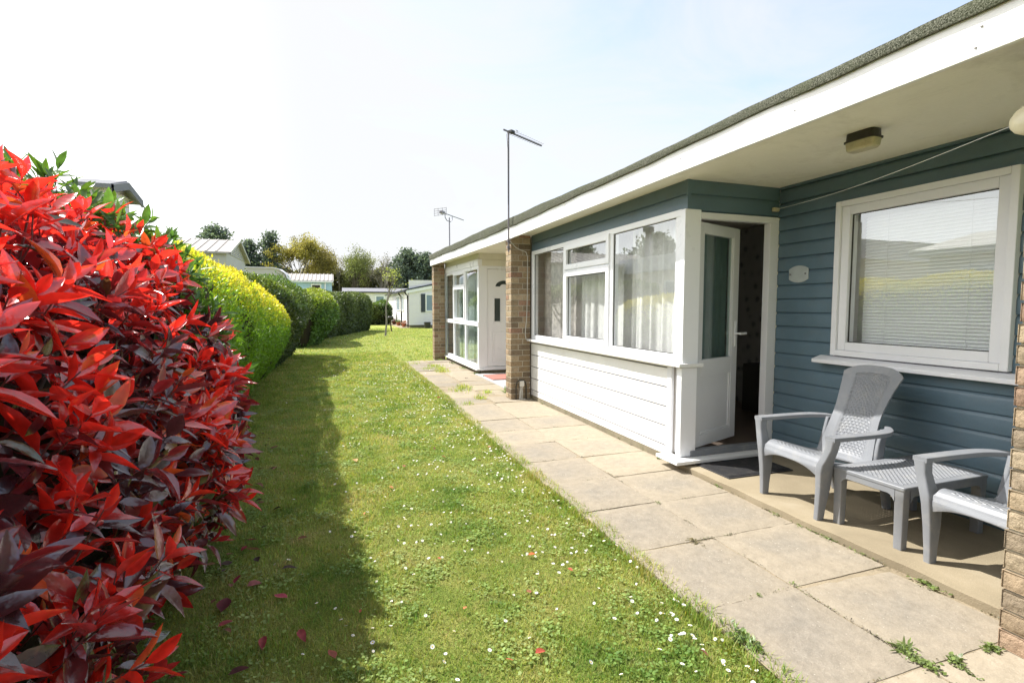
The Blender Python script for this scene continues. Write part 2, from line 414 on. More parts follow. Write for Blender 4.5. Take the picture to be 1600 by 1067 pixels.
def slab(mb, x0, x1, y0, y1, z, rot=0, tilt=(0, 0), seed=0):
    n = 10; cx, cy = (x0+x1)/2, (y0+y1)/2; tone = min(1, max(0, random.gauss(.5, .22)+(.13 if (x0+x1)/2 > 1.93 else -.08)))
    w2, h2 = (x1-x0)/2, (y1-y0)/2
    vs = []; cols = []
    for j in range(n+1):
        for i in range(n+1):
            u, v = -1+2*i/n, -1+2*j/n
            px, py = u*w2, v*h2
            e = min((1-abs(u))*w2, (1-abs(v))*h2)
            dz = -.004 if (abs(u) == 1 or abs(v) == 1) else 0
            if abs(u) == 1: px += random.uniform(-.003, .003)
            if abs(v) == 1: py += random.uniform(-.003, .003)
            c, s_ = math.cos(rot), math.sin(rot)
            vs.append((cx+px*c-py*s_, cy+px*s_+py*c, z+dz+tilt[0]*u+tilt[1]*v+random.uniform(-.0006, .0006)))
            cols.append((min(1, e/.2), tone, 0))
    o = len(mb['v']); mb['v'] += vs; mb['c'] += cols
    for j in range(n):
        for i in range(n):
            mb['f'].append((o+j*(n+1)+i, o+j*(n+1)+i+1, o+(j+1)*(n+1)+i+1, o+(j+1)*(n+1)+i))
    ring = [i for i in range(n+1)]+[(n+1)*j+n for j in range(1, n+1)]+[n*(n+1)+i for i in range(n-1, -1, -1)]+[(n+1)*j for j in range(n-1, 0, -1)]
    b = len(mb['v'])
    for k in ring: mb['v'].append((vs[k][0], vs[k][1], vs[k][2]-.03)); mb['c'].append((0, tone, 0))
    m = len(ring)
    for k in range(m):
        a, c = ring[k], ring[(k+1) % m]
        mb['f'].append((o+a, b+k, b+(k+1) % m, o+c))
    return mb
TONE = [0]
S = {'v': [], 'c': [], 'f': []}
J = .008
yj = [-.97+.53*i for i in range(0, 15)]
yj = [y for y in yj if y < 6.4]
yj[-1] = 6.34
for a, b in zip(yj[:-1], yj[1:]):
    d = random.uniform(-.006, .006)
    slab(S, 1.40+random.uniform(-.012, .012), 1.925-J/2, a+J/2+d, b-J/2+d, random.uniform(-.003, .002), random.uniform(-.004, .004), (random.uniform(-.002, .002), random.uniform(-.002, .002)))
    d = random.uniform(-.008, .008)
    slab(S, 1.925+J/2, 2.50+(.04 if a > 3.2 else 0), a+J/2+d, b-J/2+d, random.uniform(-.003, .002), random.uniform(-.004, .004), (random.uniform(-.002, .002), random.uniform(-.002, .002)))
y = 6.37
while y < 11.9:
    h = random.uniform(.42, .62)
    xa = 1.45+random.uniform(-.03, .03)
    for x0, x1 in ((xa, 1.94), (1.96, 2.56)):
        slab(S, x0+.01, x1-.01, y+.012, y+h-.012, random.uniform(-.008, .003), random.uniform(-.02, .02), (random.uniform(-.005, .005), random.uniform(-.005, .005)))
    y += h
V = np.array(S['v']); me = bpy.data.meshes.new('path'); me.from_pydata(S['v'], [], S['f'])
at = me.color_attributes.new('Col', 'FLOAT_COLOR', 'POINT'); c4 = np.ones((len(V), 4)); c4[:, :3] = np.array(S['c']); at.data.foreach_set('color', c4.ravel())
me.materials.append(M['slab']); po = bpy.data.objects.new('path', me); COL.objects.link(po); tag(po, kind='structure')
mb = MB(); mb.grid(lambda u, v: (1.395+.02*math.sin(37*v)*math.sin(11*v) if u == 0 else 2.56, -1+13.0*v, -.0078), 1, 120)
tag(mb.build('path_bedding', M['sand']), kind='structure')
# raised concrete porch floors
mb = MB(); ny = 60
def porch_edge(y): return 2.508+.006*math.sin(5*y)+.004*math.sin(17*y)
secs = []
for j in range(ny+1):
    y = -.3+3.65*j/ny; e = porch_edge(y)
    secs.append([(e+.004, y, -.03), (3.6, y, -.03), (3.6, y, .036), (e+.02, y, .040+.001*math.sin(9*y)), (e+.004, y, .032)])
mb.loft(secs)
tag(mb.build('porch_floor', M['porch'], smooth=40), kind='structure')
mb = MB(); mb.box(2.45, 3.6, 6.78, 9.22, -.03, .012)
tag(mb.build('far_porch_floor', M['greypave'], bevel=.006), kind='structure')

# moss, grit and seedlings lodged in the slab joints
jl = []
for yy in yj: jl += [((1.41, yy), (1.92, yy)), ((1.93, yy), (2.5, yy))]
jl += [((1.925, 1.0), (1.925, 6.3)), ((1.925, 1.0), (1.925, 3.5)), ((2.503, .9), (2.503, 3.2)), ((2.53, 3.3), (2.53, 6.5)), ((2.51, 1.2), (2.51, 3.1))]
Pj = []
for (ax, ay), (bx_, by_) in jl:
    Ln = math.hypot(bx_-ax, by_-ay)
    for _ in range(max(1, int(Ln*2.6))):
        c = random.random(); w_ = random.uniform(.02, .09)/Ln
        for _ in range(random.randint(10, 60)):
            f = min(1, max(0, c+random.gauss(0, w_))); Pj.append((ax+(bx_-ax)*f+random.gauss(0, .0045), ay+(by_-ay)*f+random.gauss(0, .0045), random.uniform(-.006, .002)))
Pj = np.array(Pj); nj = len(Pj); aj = rng.uniform(0, 6.28, nj); lj = rng.uniform(.003, .010, nj)[:, None]
xj = np.c_[np.cos(aj), np.sin(aj), rng.uniform(0, .7, nj)]; yj2 = np.c_[-np.sin(aj), np.cos(aj), rng.uniform(-.3, .3, nj)]
Vj = np.stack([Pj, Pj+xj*lj*.5-yj2*lj*.3, Pj+xj*lj, Pj+xj*lj*.5+yj2*lj*.3], 1).reshape(-1, 3)
pal = np.array([(.10, .085, .05), (.07, .06, .035), (.12, .13, .05), (.15, .18, .06), (.18, .14, .08), (.05, .04, .03)])
Cj = np.repeat(pal[rng.integers(0, 6, nj)]*rng.uniform(.7, 1.3, (nj, 1)), 4, 0)
tag(np_mesh('joint_moss', Vj, [np.arange(nj*4).reshape(-1, 4)], M['weed'], cols=Cj), kind='stuff')
# grass blades
def blades(n, x0, x1, y0, y1, hgt, wid, keep=None):
    P = np.stack([rng.uniform(x0, x1, n), rng.uniform(y0, y1, n)], 1)
    if keep is not None: P = P[keep(P)]
    n = len(P)
    cl = wob(np.c_[P, np.zeros(n)], 6.0, 2.)*.5+.5
    a = rng.uniform(0, 2*np.pi, n); h = hgt*rng.uniform(.45, 1.25, n)*(.75+.5*cl); lean = rng.uniform(.1, 1.1, n)*h
    wd = wid*rng.uniform(.6, 1.3, n)
    dx, dy = np.cos(a), np.sin(a); sx, sy = -dy, dx
    z0 = -.028
    base = np.c_[P, np.full(n, z0)]
    side = np.c_[sx, sy, np.zeros(n)]*wd[:, None]
    mid = base+np.c_[dx*lean*.35, dy*lean*.35, h*.62]
    tip = base+np.c_[dx*lean, dy*lean, h]
    V = np.stack([base-side, base+side, mid+side*.75, mid-side*.75, tip], 1)
    br = rng.uniform(.6, 1.25, n); ye = rng.random(n)
    c = np.c_[br, br*rng.uniform(.92, 1.06, n), br*rng.uniform(.7, 1.1, n)]
    dry = ye > .93; c[dry] = c[dry]*np.array([1.5, 1.15, 1.7])
    fresh = ye < .22; c[fresh] = c[fresh]*np.array([.62, .95, .7])
    return V.reshape(-1, 3), np.repeat(c, 5, 0), n
edge = lambda P: P[:, 0] < 1.395+.03*np.sin(P[:, 1]*4)+.02*np.sin(P[:, 1]*13+1)+rng.normal(0, .018, len(P))
VV, CC, NN = [], [], 0
for args in ((110000, -1.0, 1.5, 1.0, 2.6, .021, .0015), (80000, -1.2, 1.5, 2.6, 4.6, .023, .0020), (60000, -1.4, 1.5, 4.6, 8.5, .027, .0034), (42000, -1.6, 1.5, 8.5, 15, .032, .006)):
    v, c, n = blades(*args, keep=edge); VV.append(v); CC.append(c); NN += n
v, c, n = blades(30000, -1.5, 5, 12.1, 32, .035, .010); VV.append(v); CC.append(c); NN += n
# longer fringe against the path and along the hedge foot
v, c, n = blades(9000, 1.34, 1.46, 1.0, 6.5, .045, .002); VV.append(v); CC.append(c); NN += n
v, c, n = blades(7000, 1.36, 1.50, 6.5, 12, .045, .003); VV.append(v); CC.append(c); NN += n
# tufts growing in the joints of the older slabs
for (x, y, s, k) in ((1.88, 7.76, .16, 500), (1.95, 9.87, .18, 600), (1.99, 10.77, .2, 600), (1.75, 7.45, .2, 420), (1.86, 6.75, .09, 250), (1.61, 11.43, .2, 350), (1.75, 10.3, .15, 400), (2.1, 7.2, .12, 200), (1.6, 6.4, .1, 180), (2.02, 10.3, .12, 500)):
    v, c, n = blades(k, x-s, x+s, y-s*1.6, y+s*1.6, .07, .004, keep=lambda P: np.hypot((P[:, 0]-x)/s, (P[:, 1]-y)/(1.6*s)) < rng.uniform(.2, 1., len(P)))
    VV.append(v); CC.append(c*np.array([1.1, 1.15, .8])); NN += n
Vg = np.concatenate(VV); Cg = np.concatenate(CC); i0 = np.arange(NN)*5
Fq = np.stack([i0, i0+1, i0+2, i0+3], 1); Ft = np.stack([i0+3, i0+2, i0+4], 1)
# clover and broad lawn weeds mixed into the turf
nc = 22000
cc = np.c_[rng.uniform(-.8, 1.38, 420), 1.1+9*rng.random(420)**1.3]; ci = rng.integers(0, 420, nc)
Pc = np.c_[cc[ci]+rng.normal(0, .05, (nc, 2)), np.full(nc, -.012)+rng.random(nc)*.008]
Pc = Pc[Pc[:, 0] < 1.385]; nc = len(Pc); a_ = rng.uniform(0, 6.28, nc)
xd = np.c_[np.cos(a_), np.sin(a_), rng.uniform(-.2, .45, nc)]; yd = np.c_[-np.sin(a_), np.cos(a_), rng.uniform(-.3, .3, nc)]
lc = rng.uniform(.006, .013, nc)[:, None]*(1+.1*Pc[:, 1:2])
Vc = np.stack([Pc, Pc+xd*lc*.4-yd*lc*.42, Pc+xd*lc*.85-yd*lc*.35, Pc+xd*lc, Pc+xd*lc*.85+yd*lc*.35, Pc+xd*lc*.4+yd*lc*.42], 1).reshape(-1, 3)
Cc = np.repeat(np.array([.70, .84, .85])*rng.uniform(.7, 1.3, (nc, 1)), 6, 0); jc = np.arange(nc)*6+len(Vg)
Fh = np.stack([jc, jc+1, jc+2, jc+3, jc+4, jc+5], 1)
Vg = np.concatenate([Vg, Vc]); Cg = np.concatenate([Cg, Cc])
tag(np_mesh('grass', Vg, [Fq, Ft, Fh], M['grass'], cols=Cg), kind='stuff')

# ------------------------------------------------------------------ building helpers
def siding(mb, axis, plane, a0, a1, z0, z1, pitch, out=.013, phase=0., cove=False, groove=0):
    """weatherboards; axis 'x': wall in plane X facing -X spanning Y a0..a1; axis 'y': wall in plane Y facing -Y"""
    k = math.floor((z0-phase)/pitch)
    pts = []
    zb = phase+k*pitch
    while zb < z1-1e-6:
        lo, hi = max(zb, z0), min(zb+pitch, z1)
        def d(z):
            t = (z-zb)/pitch
            if groove: return 0. if t < groove else out
            if cove: return out if t < .72 else out*(1-((t-.72)/.28)**1.5)
            return out*(1-.85*t)
        zs = [lo]+([zb+pitch*groove-.0004, zb+pitch*groove+.0004] if groove and lo < zb+pitch*groove-.0004 < hi else [])+[zb+pitch*q for q in ((.72, .82, .92) if cove else (.5,)) if lo < zb+pitch*q < hi]+[hi-.0008]
        pts.append((lo, 0.0 if lo == zb else d(lo)))
        for z in zs: pts.append((z, d(z)))
        zb += pitch
    vs = []
    n = max(1, int((a1-a0)/.4))
    for i in range(n+1):
        a = a0+(a1-a0)*i/n
        for z, dd in pts:
            j = .0009*math.sin(7*a+40*z)
            vs.append((plane-dd-j, a, z) if axis == 'x' else (a, plane-dd-j, z))
    m = len(pts); fs = []
    for i in range(n):
        for k2 in range(m-1):
            f = (i*m+k2, (i+1)*m+k2, (i+1)*m+k2+1, i*m+k2+1)
            fs.append(f if axis == 'y' else tuple(reversed(f)))
    # closing strips at both ends
    mb.add(vs, fs)

BR = [(.34, .26, .165), (.29, .21, .125), (.22, .16, .095), (.31, .225, .145), (.27, .20, .125), (.36, .28, .185), (.28, .17, .115), (.20, .15, .10)]
BR2 = [(.30, .235, .155), (.27, .205, .135), (.33, .265, .18), (.28, .19, .13), (.25, .20, .14), (.31, .22, .15)]
def brick_pier(name, x0, x1, y0, y1, z0, z1, parent, rough=0., warp=None, pale=1.0):
    i_ = .005
    mo = MB(); mo.box(x0+i_, x1-i_, y0+i_, y1-i_, z0-.1, z1)
    o = mo.build(name, M['mortar'], parent, warp=warp)
    b = MB(); z = z0; k = 0; g = .010
    while z < z1-.02:
        h = min(.065, z1-z)
        L, Wd = y1-y0, x1-x0
        if k % 2: cells = [(x0, x0+.102, y0, y1), (x0+.102+g, x1, y0, y0+.1025), (x0+.102+g, x1, y0+.1025+g, y1)]
        else: cells = [(x0, x1-.102-g, y0, y0+.1025), (x0, x1-.102-g, y0+.1025+g, y1), (x1-.102, x1, y0, y1)]
        for (a, b_, c, d) in cells:
            col = np.array(random.choice(BR2 if rough else BR))*random.uniform(.8, 1.15)*pale
            j = lambda: random.uniform(-.0022, .0022)*(1+rough*1.6)
            a2, b2, c2, d2 = a+j(), b_+j(), c+j(), d+j()
            if rough: a2, b2, c2, d2 = a-abs(a2-a), b_+abs(b2-b_), c-abs(c2-c)*(c == y0), d+abs(d2-d)*(d == y1)
            if rough == 0:
                b.box(a2, b2, c2, d2, z, z+h, tuple(col))
            else:
                n = 6
                def face(fn):
                    ox = random.uniform(0, 50)
                    def q(u, v):
                        p = fn(u, v); e = min(u, 1-u, v, 1-v)
                        r = max(0, 1-e*7)
                        dsp = (.5*math.sin(90*u+ox)+.5*math.sin(31*v*2+ox*2)+random.uniform(-1, 1))*.0026*(1-r)-r*r*.004
                        return p, dsp
                    return q
                cx, cy, cz = (a2+b2)/2, (c2+d2)/2, z+h/2
                def gen(nv, fn):
                    q = face(fn); nvx = Vector(nv)
                    def w_(u, v):
                        p, dd = q(u, v); return tuple(Vector(p)+nvx*dd)
                    b.grid(w_, 8, 5, tuple(col))
                gen((-1, 0, 0), lambda u, v: (a2, d2+(c2-d2)*u, z+h*v))
                gen((1, 0, 0), lambda u, v: (b2, c2+(d2-c2)*u, z+h*v))
                gen((0, 1, 0), lambda u, v: (b2+(a2-b2)*u, d2, z+h*v))
                gen((0, -1, 0), lambda u, v: (a2+(b2-a2)*u, c2, z+h*v))
                b.add([(a2, c2, z+h), (b2, c2, z+h), (b2, d2, z+h), (a2, d2, z+h), (a2, c2, z), (b2, c2, z), (b2, d2, z), (a2, d2, z)], [(0, 1, 2, 3), (7, 6, 5, 4)], tuple(col))
        z += .075; k += 1
    b.build('brickwork', M['brick'], o, bevel=.0 if rough else .004, warp=warp, smooth=50 if rough else None)
    return o

def curtain(name, x, y0, y1, z0, z1, mat, parent, amp=.022, freq=34, seed=0, axis='x', warp=None):
    mb = MB(); n = max(30, int((y1-y0)*110))
    def fn(u, v):
        a = y0+(y1-y0)*u
        k = amp*(.6+.5*math.sin(3.1*a+seed))*(math.sin(freq*a+seed+1.5*math.sin(5*a+seed))+.35*math.sin(2.3*freq*a+seed*2))*(1.0-.35*v)
        z = z0+(z1-z0)*v
        return (x+k, a, z) if axis == 'x' else (a, x+k, z)
    mb.grid(fn, n, 6)
    return mb.build(name, mat, parent, smooth=80, warp=warp)

def ftop(y): return 2.303
def wavy_roof(name, ya, yb, xe, parent, warp, xback=6.7):
    mb = MB(); n = int((yb-ya)/.06); secs = []
    for i in range(n+1):
        y = ya+(yb-ya)*i/n
        w1 = .006*math.sin(3.1*y)+.004*math.sin(8.7*y+1)+random.uniform(-.0015, .0015)
        w2 = .005*math.sin(2.3*y+2)+.004*math.sin(6.1*y)+random.uniform(-.0015, .0015)
        fb = ftop(y); tp = 2.357+.022*max(0, min(6.5, y)-3.4)
        secs.append([(xe-.019+w2*.5, y, fb-.006+w1*.6), (xe-.024+w2*.6, y, fb+.012), (xe-.018+w2*.5, y, tp-.012+w2), (xe+.03, y, tp+w2), (xe+.6, y, tp+.005), (xback, y, 2.40), (xback, y, 2.33), (xe+.03, y, fb-.006)])
    mb.loft(secs)
    return mb.build(name, M['felt'], parent, smooth=60, warp=warp)

def fascia(ya, yb, parent, warp):
    mb = MB(); n = int((yb-ya)/.3)+1
    secs = []
    for i in range(n+1):
        y = ya+(yb-ya)*i/n; j = .0015*math.sin(2.7*y)
        secs.append([(2.200+j, y, 2.150+j), (2.224, y, 2.150), (2.224, y, ftop(y)), (2.200+j, y, ftop(y))])
    mb.loft(secs)
    return mb.build('fascia_board', M['fascia'], parent, bevel=.003, warp=warp)

# ------------------------------------------------------------------ the blue chalet
BX = 2.535      # face of the window bay
WX = 3.432      # face of the recessed wall
SY = 3.27       # bay side wall holding the door
bc = thing('blue_chalet', (2.53, 3.8, 0), 'blue weatherboard chalet with white bay window, open white door and brick end piers', 'chalet', 'flat roofed chalets in one row')
mb = MB()
for (a0, a1, z0, z1) in ((-.3, 1.70, .0, 2.215), (2.745, SY, .0, 2.215), (1.70, 2.745, .0, .87), (1.70, 2.745, 1.99, 2.215)):
    siding(mb, 'x', WX, a0, a1, z0, z1, .109, .0165, .012, True)
siding(mb, 'x', BX+.005, SY+.006, 6.52, 1.995, 2.215, .122, .010, 1.985, True)          # frieze above the bay window
siding(mb, 'y', SY+.012, BX+.0, WX-.012, 1.972, 2.215, .122, .010, 1.985, True)      # frieze above the door
mb.box(BX-.008, BX+.02, SY-.001, SY+.02, 1.995, 2.215)                            # corner bead
mb.build('weatherboard_wall', M['blue'], bc, smooth=25)
mb = MB()    # shell of the rooms (plastered inside)
t = .09
mb.box(WX+.014, WX+t, -.3, 1.70, 0, 2.2); mb.box(WX+.014, WX+t, 2.745, SY+.01, 0, 2.2)
mb.box(WX+.014, WX+t, 1.70, 2.745, 0, .86); mb.box(WX+.014, WX+t, 1.70, 2.745, 1.992, 2.2)
mb.box(BX+.012, BX+t, 3.41, 6.52, .02, .79); mb.box(BX+.012, BX+t, SY+.03, 6.52, 2.005, 2.2)
mb.box(6.45, 6.55, -.3, 6.5, 0, 2.2)
mb.box(WX+t, 6.45, SY+.0, SY+.08, 0, 2.2)
mb.box(BX+.012, 6.45, 6.53, 6.62, 0, 2.2); mb.box(WX+t, 6.45, -.38, -.3, 0, 2.2)
mb.build('inner_wall', M['room'], bc)
mb = MB(); mb.box(WX+.1, 6.45, -.3, 3.27, -.02, .07); mb.box(BX+.03, 6.45, 3.335, 6.53, -.02, .09)
mb.build('room_floor', M['roomfloor'], bc)
mb = MB(); mb.box(4.7, 4.76, 3.36, 6.52, .09, 2.19)
mb.build('papered_partition', M['paper'], bc)
mb = MB(); mb.box(4.35, 4.68, 3.95, 4.6, .09, .62)
mb.build('low_dark_cupboard', M['dkplastic'], bc, bevel=.01)
rf = wavy_roof('roof', -.6, 6.53, 2.2, bc, None)
mb = MB()
for y in (1.02, 2.1, 3.07, 4.4): mb.box(2.135, 2.167, y, y+.004, 2.300, 2.386)
fa = fascia(-.6, 4.752, bc, None); fascia(4.757, 6.53, bc, None)
mb = MB()
for y, z in ((1.245, 2.247), (2.03, 2.232), (2.93, 2.235), (3.7, 2.23), (5.1, 2.22), (5.9, 2.235), (1.26, 2.18)):
    mb = MB(); mb.lathe((2.1985, y, z), [(.0001, -.004), (.0045, -.002), (.0045, .002), (.0001, .004)], 8)
    mb.build('screw', M['screw'], fa)
mb = MB(); mb.box(2.2245, 6.5, -.6, 6.53, 2.210, 2.235)
mb.build('soffit', M['cream'], bc)
# white boarded panel under the bay window
mb = MB(); siding(mb, 'x', BX+.012, 3.475, 6.53, .052, .785, .160, .016, .118-.16, False, .07)
mb.build('white_cladding', M['white'], bc, smooth=25)
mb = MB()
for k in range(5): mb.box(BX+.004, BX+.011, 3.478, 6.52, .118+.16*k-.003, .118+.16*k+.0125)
mb.build('groove_shade', M['metal'], bc)  # grey strips that paint a shade line into each board groove
mb = MB(); mb.box(BX-.012, BX+.03, 3.415, 3.475, .075, .785); mb.box(BX+.022, BX+.05, 3.325, 3.415, .085, .785)
mb.build('corner_trim', M['wframe'], bc, bevel=.003)
mb = MB(); mb.box(2.505, 2.650, SY-.002, 3.325, .086, .783); mb.box(2.508, 2.655, SY-.002, 3.325, .815, 1.99)
mb.build('corner_post', M['upvc'], bc, bevel=.004)
mb = MB(); mb.box(BX-.004, BX+.1, 3.30, 6.52, -.04, .050)
mb.build('plinth', M['plinth'], bc)
# bay window: frame > panes, sill, curtains
fx0, fx1 = 2.512, 2.575
mb = MB()
mb.box(fx0, fx1, SY+.055, 6.475, .822, .880); mb.box(fx0, fx1, SY+.055, 6.475, 1.942, 1.995)
for a, b in ((SY+.055, 3.385), (4.335, 4.405), (5.400, 5.465), (6.385, 6.475)): mb.box(fx0, fx1, a, b, .880, 1.942)
mb.box(fx0, fx1, 4.405, 5.400, 1.640, 1.690)
mb.frame('x', fx0-.016, fx1-.01, 4.392, 5.412, 1.672, 1.955, .060); mb.frame('x', fx0-.016, fx1-.01, 4.392, 5.412, .862, 1.655, .060)
bw = mb.build('bay_window', M['upvc'], bc, bevel=.004)
mb = MB()
for a, b, c, d in ((3.385, 4.335, .88, 1.942), (4.452, 5.352, 1.732, 1.895), (4.452, 5.352, .922, 1.595), (5.465, 6.385, .88, 1.942)):
    mb.frame('x', fx0+.012, fx0+.02, a, b, c, d, .007)
mb.build('gasket', M['dkplastic'], bw)
for a, b, c, d in ((3.385, 4.335, .88, 1.942), (4.452, 5.352, 1.732, 1.895), (4.452, 5.352, .922, 1.595), (5.465, 6.385, .88, 1.942)):
    mb = MB(); mb.add([(fx0+.016, a, c), (fx0+.016, b, c), (fx0+.016, b, d), (fx0+.016, a, d)], [(3, 2, 1, 0)])
    mb.build('pane', M['glass'], bw)
mb = MB(); mb.box(2.462, BX+.02, SY-.03, 6.52, .790, .818); mb.box(BX+.02, 2.690, SY-.03, SY+.03, .790, .818)
mb.build('sill', M['white'], bw, bevel=.005)
for a, b, c, m_, am, sd in ((3.34, 4.26, 1.99, 'net', .032, 1), (4.40, 4.90, 1.66, 'net', .03, 3), (4.95, 5.30, 1.6, 'net', .03, 6), (5.42, 6.42, 1.98, 'net_pattern', .016, 4), (3.36, 6.4, 2.0, 'net', .010, 5)):
    cu = curtain('curtain', 2.68 if sd != 5 else 2.74, a, b, .83, c, M[m_], bw, am, 36, sd)
mb = MB()
secs = []
# door: frame, open leaf, threshold
mb.box(2.655, WX-.018, SY-.006, SY+.058, 1.925, 1.972); mb.box(3.325, WX-.018, SY-.006, SY+.058, .132, 1.925)
mb.build('door_frame', M['wframe'], bc, bevel=.004)
mb = MB()
nz = 60
for j in range(18): mb.box(WX-.020, WX-.0105+.004*math.sin(j*2.2), SY-.004, SY+.004, .13+j*.102, .13+(j+1)*.102)
mb.build('sealant_bead', M['creamboard'], bc)
mb = MB(); mb.box(2.405, 3.30, SY-.10, SY-.002, .058, .084); mb.box(2.405, 2.53, SY-.002, 3.44, .058, .084)
th_ = mb.build('threshold', M['white'], bc, bevel=.004)
mb = MB(); mb.box(2.60, 3.33, SY-.012, SY+.06, .086, .130)
mb.build('weather_bar', M['grey'], th_, bevel=.004)
ang = math.atan2(.215, .59); hx, hy = 2.664, 3.300
ux, uy = math.cos(ang), math.sin(ang); nx_, ny_ = uy, -ux       # along the leaf / towards the camera side
DL, TH = .632, .045
def leafbox(mb, a0, a1, z0, z1, d0=0., d1=TH):
    c = (hx+ux*(a0+a1)/2-nx_*(d0+d1)/2, hy+uy*(a0+a1)/2-ny_*(d0+d1)/2, (z0+z1)/2)
    mb.obox(c, (ux*(a1-a0)/2, uy*(a1-a0)/2, 0), (-nx_*(d1-d0)/2, -ny_*(d1-d0)/2, 0), (0, 0, (z1-z0)/2))
mb = MB(); zb, zt = .136, 1.908
leafbox(mb, 0, .072, zb, zt); leafbox(mb, DL-.095, DL, zb, zt); leafbox(mb, .072, DL-.095, zt-.085, zt); leafbox(mb, .072, DL-.095, zb, zb+.095); leafbox(mb, .072, DL-.095, .700, .835)
leafbox(mb, .072, DL-.095, zb+.095, .700, .012, .034)
for q in ((.072, .09, .835, zt-.085), (DL-.113, DL-.095, .835, zt-.085), (.072, .088, zb+.095, .7), (DL-.115, DL-.095, zb+.095, .7)):
    leafbox(mb, *q, .004, .04)
leafbox(mb, .09, DL-.113, zb+.095, zb+.115, .004, .04)
door = mb.build('door', M['wframe'], bc, bevel=.003)
mb = MB(); leafbox(mb, .09, DL-.113, .837, zt-.087, .014, .020)
mb.build('pane', M['doorglass'], door)
mb = MB(); leafbox(mb, DL-.058, DL-.030, .915, 1.135, -.010, 0); leafbox(mb, DL-.052, DL-.036, 1.02, 1.036, -.045, -.008); leafbox(mb, DL-.05, DL+.062, 1.016, 1.038, -.055, -.040)
mb.build('handle', M['upvc'], door, bevel=.005)
mb = MB()
def dc(u, v):
    a = .05+u*(DL-.12); k = .055+.016*math.sin(58*a)+.006*math.sin(131*a)
    return (hx+ux*a-nx_*(k+.015), hy+uy*a-ny_*(k+.015), .82+v*1.08)
mb.grid(dc, 70, 4); mb.build('door_curtain', M['greencurtain'], door, smooth=80)
# window on the recessed wall: frame > pane, sill, blind
wx0, wx1 = WX-.040, WX+.055
mb = MB(); mb.frame('x', wx0-.012, wx1, 1.702, 2.742, .905, 1.992, .040); mb.frame('x', wx0+.006, wx1-.006, 1.742, 2.702, .945, 1.952, .058)
kw = mb.build('kitchen_window', M['wframe'], bc, bevel=.004)
mb = MB(); mb.frame('x', WX-.008, WX, 1.800, 2.644, 1.003, 1.894, .006); mb.build('gasket', M['dkplastic'], kw)
mb = MB(); mb.add([(WX-.004, 1.80, 1.003), (WX-.004, 2.644, 1.003), (WX-.004, 2.644, 1.894), (WX-.004, 1.80, 1.894)], [(3, 2, 1, 0)]); mb.build('pane', M['glass'], kw)
mb = MB(); mb.loft([[(3.325, y, .846), (WX, y, .852), (WX, y, .900), (3.40, y, .895), (3.325, y, .872)] for y in (1.60, 2.845)])
mb.build('sill', M['wframe'], kw, bevel=.004)
mb = MB(); z = .985
while z < 1.93:
    mb.obox((WX+.10, 2.22, z), (.0062, 0, .0112), (0, .40, 0), (-.0006, 0, .0004)); z += .0215
mb.obox((WX+.10, 2.22, 1.945), (.016, 0, 0), (0, .40, 0), (0, 0, .014))
for y in (1.98, 2.46): mb.tube([(WX+.088, y, .98), (WX+.088, y, 1.94)], .0012, 4)
mb.build('blind', M['blind'], kw)
mb = MB(); mb.box(WX+.13, WX+.15, 1.72, 2.72, .90, 2.0)
mb.build('shade_cloth', M['net'], kw)
brick_pier('brick_pier', 2.300, 2.530, .909, 1.132, 0, 2.21, bc, 1.0, pale=1.12)
brick_pier('brick_pier', 2.236, 2.512, 6.522, 6.745, 0, 2.21, bc, 0)

# fittings on the blue chalet
lamp = thing('bulkhead_lamp', (2.80, 2.16, 2.21), 'grimy oblong bulkhead lamp with dark base under the cream soffit', 'lamp')
LA = Vector((-.052, .998, 0)); LB = Vector((.998, .052, 0))
lc = Vector((2.765, 2.095, 0))
def lbox(mb, a, b, z0, z1, ta, tb):
    sec = []
    for z, aa, bb in ((z0, a, b), (z1, ta, tb)):
        q = []
        for k in range(16):
            th = 2*math.pi*k/16; cx = abs(math.cos(th))**.45*math.copysign(1, math.cos(th)); sy = abs(math.sin(th))**.45*math.copysign(1, math.sin(th))
            q.append(lc+LA*aa*cx+LB*bb*sy+Vector((0, 0, z)))
        sec.append(q)
    mb.loft(sec)
mb = MB(); lbox(mb, .080, .046, 2.168, 2.2095, .078, .044); lbox(mb, .088, .054, 2.160, 2.1685, .088, .054); mb.build('lamp_base', M['dkplastic'], lamp, smooth=40)
mb = MB(); lbox(mb, .070, .034, 2.112, 2.122, .078, .042); lbox(mb, .078, .042, 2.122, 2.160, .082, .047); mb.build('diffuser', M['lampshade'], lamp, smooth=40)
pl = MB()
def plo(r, x):
    q = []
    for k in range(24):
        th = 2*math.pi*k/24
        y = .088*max(-1, min(1, 1.25*math.cos(th))); z = .066*math.sin(th)*(1 if abs(math.cos(th)) < .75 else 1)
        if abs(math.cos(th)) > .8: z = .048*math.sin(th)/.6 if abs(math.sin(th)) < .6 else z
        q.append((x, 3.062+y*r, 1.507+z*r))
    return q
pl.loft([plo(.97, WX-.022), plo(1, WX-.019), plo(1, WX-.016)])
pq = thing('house_plaque', (WX-.016, 3.06, 1.5), 'small frosted glass house plaque screwed to the blue boards beside the door', 'plaque')
pl.build('plate', M['plaque'], pq)
for y in (2.995, 3.133):
    mb = MB(); mb.lathe((0, 0, 0), [(.0001, 0), (.006, .001), (.006, .006), (.0001, .008)], 8); mb.v = [(WX-.022-z, y+a, 1.507+b) for a, b, z in mb.v]; mb.build('fixing', M['rust'], pq)
wl = thing('washing_line', (2.44, 1.18, 1.95), 'retractable washing line strung from a cream reel on the brick pier to a wall hook', 'washing line')
mb = MB(); secs = []
